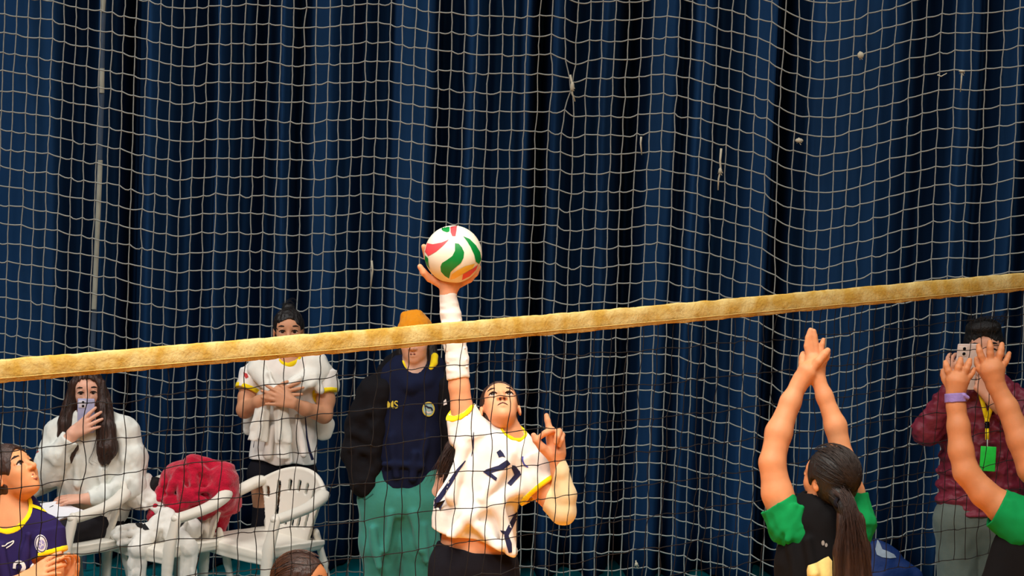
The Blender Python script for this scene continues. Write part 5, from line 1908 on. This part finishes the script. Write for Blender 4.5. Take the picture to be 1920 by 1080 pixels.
face_open(S, hI, .33, .34)
S.noise(.5, (4, 4, 4), 3)
hm = P.mesh(S, 'hair', HAIR_B, vox=2)
combed(P, hI, (0, -.05, -.6), .055, HAIR_BL, hm, n=260, seed=10, r=.5)
S = Shape()
S.take(SI, ('torso',), 8)
S.rc((500, 1192, 6), (486, 1240, 4), 34, 30, 10, flat=True); S.rc((604, 1192, 6), (622, 1240, 4), 34, 30, 10, flat=True)
P.mesh(S, 'jersey', PURP, vox=3)
S = Shape()
S.take(SI, ('hips', 'leg'), 6)
S.cut((0, P.gy(552, 10, .5), 0), (0, 1, 0))
P.mesh(S, 'shorts', BLACK_C, vox=3.2)
shoes_for(P, ki, (.9, -.3), SHOE_W)
# ------------------------------------------------------------------ white moulded garden chairs
PLAS = mat('plastic_white', (232, 226, 212), .42, .03, 6, .02, 200, spec=.4)


def curve(pts, n=14):
    """smooth path with radii through (point, radius) pairs"""
    P = np.array([list(p) + [r] for p, r in pts], float)
    ext = np.vstack([2 * P[0] - P[1], P, 2 * P[-1] - P[-2]])
    out = []
    for i in range(len(P) - 1):
        p0, p1, p2, p3 = ext[i:i + 4]
        for t in np.linspace(0, 1, n, endpoint=False):
            out.append(.5 * (2 * p1 + (p2 - p0) * t + (2 * p0 - 5 * p1 + 4 * p2 - p3) * t * t + (3 * p1 - p0 - 3 * p2 + p3) * t ** 3))
    out.append(P[-1])
    return [(q[:3], q[3]) for q in out]


def chair_shapes():
    """local cm: x to the sitter's side, y to the back, z up"""
    out = []
    S = Shape()
    S.fn((-24, -25, 34), (24, 22, 48), lambda X, Y, Z: np.maximum(np.maximum(np.abs(X) - 22.5 + .02 * (Y + 20), np.abs(Y + 1) - 21),
         np.abs(Z - 42 - .0016 * X ** 2 * 1.2 + .10 * (Y + 20) * .35 + np.maximum(-(Y + 16), 0) ** 2 * .03) - .8) - .5, 1)
    S.rc((-21, -21.5, 39.5), (21, -21.5, 39.5), 1.6, 1.6, 2)
    S.fn((-23, -25, 34), (23, -19, 44), lambda X, Y, Z: np.maximum(np.maximum(np.abs(X) - 22, np.abs(Y + 22.3) - .6), np.abs(Z - 38.8) - 3.2 + .004 * X ** 2 * .3) - .3, 1)
    for sx in (-1, 1):
        S.rc((sx * 22.5, -20, 40), (sx * 20, 18, 39), 1.5, 1.5, 2)
    out.append(('seat', S))
    S = Shape()

    def yb(X, Z):
        return 17 + (Z - 42) * .24 - (X / 24.0) ** 2 * 6.0

    def back(X, Y, Z):
        h = (Z - 41) / 33.0
        w = 15.5 + 9.5 * np.clip(h, 0, 1) ** 1.3
        top = 75.5 - 9.5 * (np.abs(X) / 25.0) ** 2.2
        d = np.maximum(np.maximum(np.abs(X) - w, Z - top), 40 - Z)
        for cx, z0, z1 in ((-13.5, 47, 68.5), (-6.5, 63.5, 70), (0, 64, 70.5), (6.5, 63.5, 70), (13.5, 47, 68.5), (-6.0, 46, 53), (0, 46, 53), (6, 46, 53), (20, 59, 65), (-20, 59, 65)):
            xx = X - cx * (.74 + .30 * h)
            zc = np.clip(Z, z0 + 1.4, z1 - 1.4)
            sl = np.sqrt(xx ** 2 + (Z - zc) ** 2) - 1.5
            d = np.maximum(d, -sl)
        return np.maximum(d, np.abs(Y - yb(X, Z)) - .75) - .35

    S.fn((-27, 6, 39), (27, 34, 78), back, 1)
    S.chain([((x, yb(x, z) + .6, z), 1.25) for x, z in [(x, 75.2 - 9.5 * (abs(x) / 25.0) ** 2.2) for x in np.linspace(-24.6, 24.6, 50)]], .8)
    out.append(('backrest', S))
    for sx in (-1, 1):
        S = Shape()
        S.chain(curve([((sx * 23.4, 17, 67.4), 3.4), ((sx * 25.4, 12, 65.4), 3.4), ((sx * 26.4, 3, 62.6), 3.3), ((sx * 26.4, -9, 60.6), 3.2), ((sx * 25.9, -18, 59.4), 3.2)], 6), 1, ((0, .1, 1), .72))
        out.append(('armrest', S))
    for sx in (-1, 1):
        S = Shape()
        S.chain(curve([((sx * 25.9, -18.4, 59.2), 3.3), ((sx * 25.0, -20.3, 50), 3.5), ((sx * 23.6, -21.5, 40), 4.2), ((sx * 23.2, -22.5, 20), 3.3), ((sx * 23.6, -24, 1.3), 2.8)], 6), 1, ((.2, 1, 0), .55))
        S.cut((0, 0, 0), (0, 0, -1))
        out.append(('leg', S))
    for sx in (-1, 1):
        S = Shape()
        S.chain([((sx * 18, 18, 46), 2.6), ((sx * 20, 22, 30), 2.8), ((sx * 22.5, 28, 1.3), 2.4)], 2, ((sx * .3, 1, 0), .6))
        S.cut((0, 0, 0), (0, 0, -1))
        out.append(('leg', S))
    return [(n, *s.solve(.5)) for n, s in out]


CHS = chair_shapes()
meshes = []
for i, (n, Pv, Ff) in enumerate(CHS):
    o = new_mesh(n, Pv / 100.0, Ff.copy(), PLAS)
    meshes.append(o)


def place_chair(px, py, ang, label, first=False):
    p = pix_z(px, py, .42)
    root = empty('plastic_chair', (p[0], p[1], 0), label, 'chair', 'white moulded chairs by the court')
    root.rotation_euler = (0, 0, ang)
    for o in meshes:
        q = o if first else o.copy()
        if not first: COL.objects.link(q)
        q.parent = root
    return root


ANG = math.radians(-42)
chB = place_chair(500, 1012, ANG, 'white plastic chair standing empty with its slotted back in full view', True)
chA = place_chair(318, 1010, ANG, 'white plastic chair heaped with a red fleece and white clothes')
chC = place_chair(128, 1010, ANG, 'white plastic chair the girl with the phone is sitting on')

# ------------------------------------------------------------------ clothes on the middle chair
P = Fig(360, 930, 15.10)


def loose(S, name, material, label, cat, vox, parts=()):
    o = P.mesh(S, name, material, None, vox)
    o.parent = None
    o.location = P.off
    tag(o, label, cat)
    return o


P.off = P.w1((360, 930, 0))
REDF = mat('fleece_red', (184, 10, 48), .95, .2, 30, .5, 130, sheen=.4, spec=.1)
S = Shape()
S.el((374, 908, 16), (56, 46, 46), None, 10)
S.el((345, 893, 6), (36, 30, 38), None, 12)
S.el((418, 914, -2), (32, 50, 48), None, 12)
S.el((340, 945, -6), (42, 28, 28), None, 12)
S.rc((316, 900, 6), (286, 968, -14), 19, 9, 10)
S.rc((380, 950, -6), (432, 945, 16), 24, 20, 12)
S.rc((410, 950, 40), (400, 1005, 44), 26, 16, 10)
S.rc((362, 868, -8), (408, 876, -4), 13, 13, 8)
for a, bb, r in (((362, 862, -18), (366, 905, -36), 8), ((336, 885, -28), (318, 940, -32), 9), ((372, 872, -22), (420, 905, -30), 8), ((352, 925, -38), (402, 912, -38), 8), ((408, 885, -22), (434, 930, -22), 8),
                 ((330, 950, -34), (385, 935, -38), 8), ((308, 905, -12), (290, 955, -22), 6), ((385, 955, -28), (428, 935, -24), 8), ((342, 905, -36), (350, 945, -38), 7)):
    S.rc(a, bb, r, r * .7, 9)
S.noise(1.3, (30, 15, 26), 41, True)
S.noise(.9, (13, 10, 13), 15)
S.noise(.45, (3.5, 3.5, 3.5), 4)
loose(S, 'fleece_jacket', REDF, 'crumpled red fleece jacket thrown over the middle white chair', 'jacket', 2.0)

WCL = cloth('cloth_white', (226, 224, 216), .15, 60)
S = Shape()
S.el((255, 998, -48), (42, 21, 26), None, 8)
S.el((300, 995, -40), (30, 24, 24), None, 8)
S.el((345, 990, -34), (40, 26, 24), None, 8)
S.rc((318, 965, -44), (330, 1000, -66), 18, 16, 8)
S.rc((300, 975, -56), (272, 1022, -92), 14, 19, 8)
for a, bb, r in (((228, 1000, -76), (270, 990, -78), 6), ((236, 1012, -76), (280, 1004, -78), 6), ((240, 985, -68), (275, 980, -70), 6), ((352, 975, -58), (340, 1010, -62), 7)):
    S.rc(a, bb, r, r, 5)
S.rc((272, 1020, -92), (266, 1100, -92), 19, 17, 6, ((0, 0, 1), .45))
S.rc((340, 1000, -72), (362, 1020, -92), 18, 19, 8)
S.rc((362, 1020, -92), (360, 1100, -92), 20, 18, 6, ((0, 0, 1), .45))
for a, bb, r in (((265, 1010, -96), (258, 1095, -98), 5), ((280, 1010, -96), (272, 1095, -98), 5), ((352, 1030, -100), (350, 1095, -100), 5), ((372, 1025, -98), (370, 1095, -100), 5)):
    S.rc(a, bb, r, r, 4)
S.noise(.9, (13, 16, 13), 6, True)
S.noise(.4, (5, 6, 5), 7)
wc = loose(S, 'folded_clothes', WCL, 'white clothes heaped and hanging over the seat of the middle white chair', 'clothes', 1.9)
BLKP = mat('print_black', (20, 20, 22), .8)
print_poly('black_panel', [[(252, 980), (262, 977), (272, 982), (280, 993), (272, 994), (258, 988)]], wc, BLKP, wc, P.off, lift=.002)
print_strip('black_seam', [(352, 966), (342, 982), (330, 995), (320, 1004)], [4, 4, 3, 2], wc, BLKP, wc, P.off, lift=.002)

S = Shape()
S.el((292, 920, 10), (19, 26, 16), None, 6)
S.el((286, 914, 4), (14, 20, 14), None, 6)
S.noise(1.2, (8, 8, 8), 3)
cap = loose(S, 'black_cap', mat('cap_black', (20, 19, 21), .8, .1, 20, .3, 90), 'small black cap with a white mark tucked beside the red fleece', 'cap', 1.6)
print_poly('white_mark', [[(298, 925), (303, 920), (306, 927), (300, 930)], [(296, 936), (304, 933), (308, 938), (300, 941)]], cap, mat('print_white', (224, 218, 214)), cap, P.off, lift=.002)
S = Shape()
S.rc((255, 925, -6), (310, 950, -8), 22, 16, 10)
S.rc((270, 905, 6), (262, 935, -4), 18, 20, 10)
S.rc((246, 930, -10), (262, 915, -10), 14, 14, 8)
for a, bb, r in (((252, 915, -26), (275, 950, -26), 5), ((270, 930, -26), (300, 958, -22), 5)):
    S.rc(a, bb, r, r, 5)
S.noise(1.3, (8, 8, 8), 5)
loose(S, 'folded_clothes', WCL, 'white garment slung over the chair arm below the black cap', 'clothes', 1.9)

# blue bag with a pale crescent, low on the floor in front of the mesh at the right
P = Fig(1665, 1050, 15.6)
P.off = P.w1((1665, 1050, 0))
gy_ = P.gy(1665, 20, .0)
S = Shape()
S.el((1652, 1120, 20), (56, 100, 40), None, 10)
S.rc((1642, 1028, 16), (1712, 1085, 18), 12, 20, 22)
S.rc((1640, gy_ - 22, 18), (1700, gy_ - 22, 18), 26, 26, 12)
S.noise(1.8, (16, 18, 16), 3)
S.cut((0, gy_, 20), tuple(DOWN))
bag = loose(S, 'sports_bag', mat('bag_blue', (14, 46, 104), .6, .1, 8, .2, 60), 'blue sports bag with a pale crescent standing by the mesh net', 'bag', 2.4)
print_poly('crescent', [[(1645, 1012), (1650, 1020), (1654, 1030), (1664, 1034), (1676, 1040), (1680, 1046), (1668, 1047), (1654, 1045), (1644, 1040), (1641, 1030), (1643, 1020)]], bag, mat('crescent_grey', (150, 164, 178), .7), bag, P.off, lift=.004)

# ------------------------------------------------------------------ keep the meshes light
bpy.context.view_layer.update()
dg = bpy.context.evaluated_depsgraph_get()
for o in list(SC.objects):
    if o.type == 'MESH' and 'reduce' in o.modifiers:
        me = bpy.data.meshes.new_from_object(o.evaluated_get(dg))
        old = o.data
        o.modifiers.clear()
        o.data = me
        me.name = o.name
        bpy.data.meshes.remove(old)
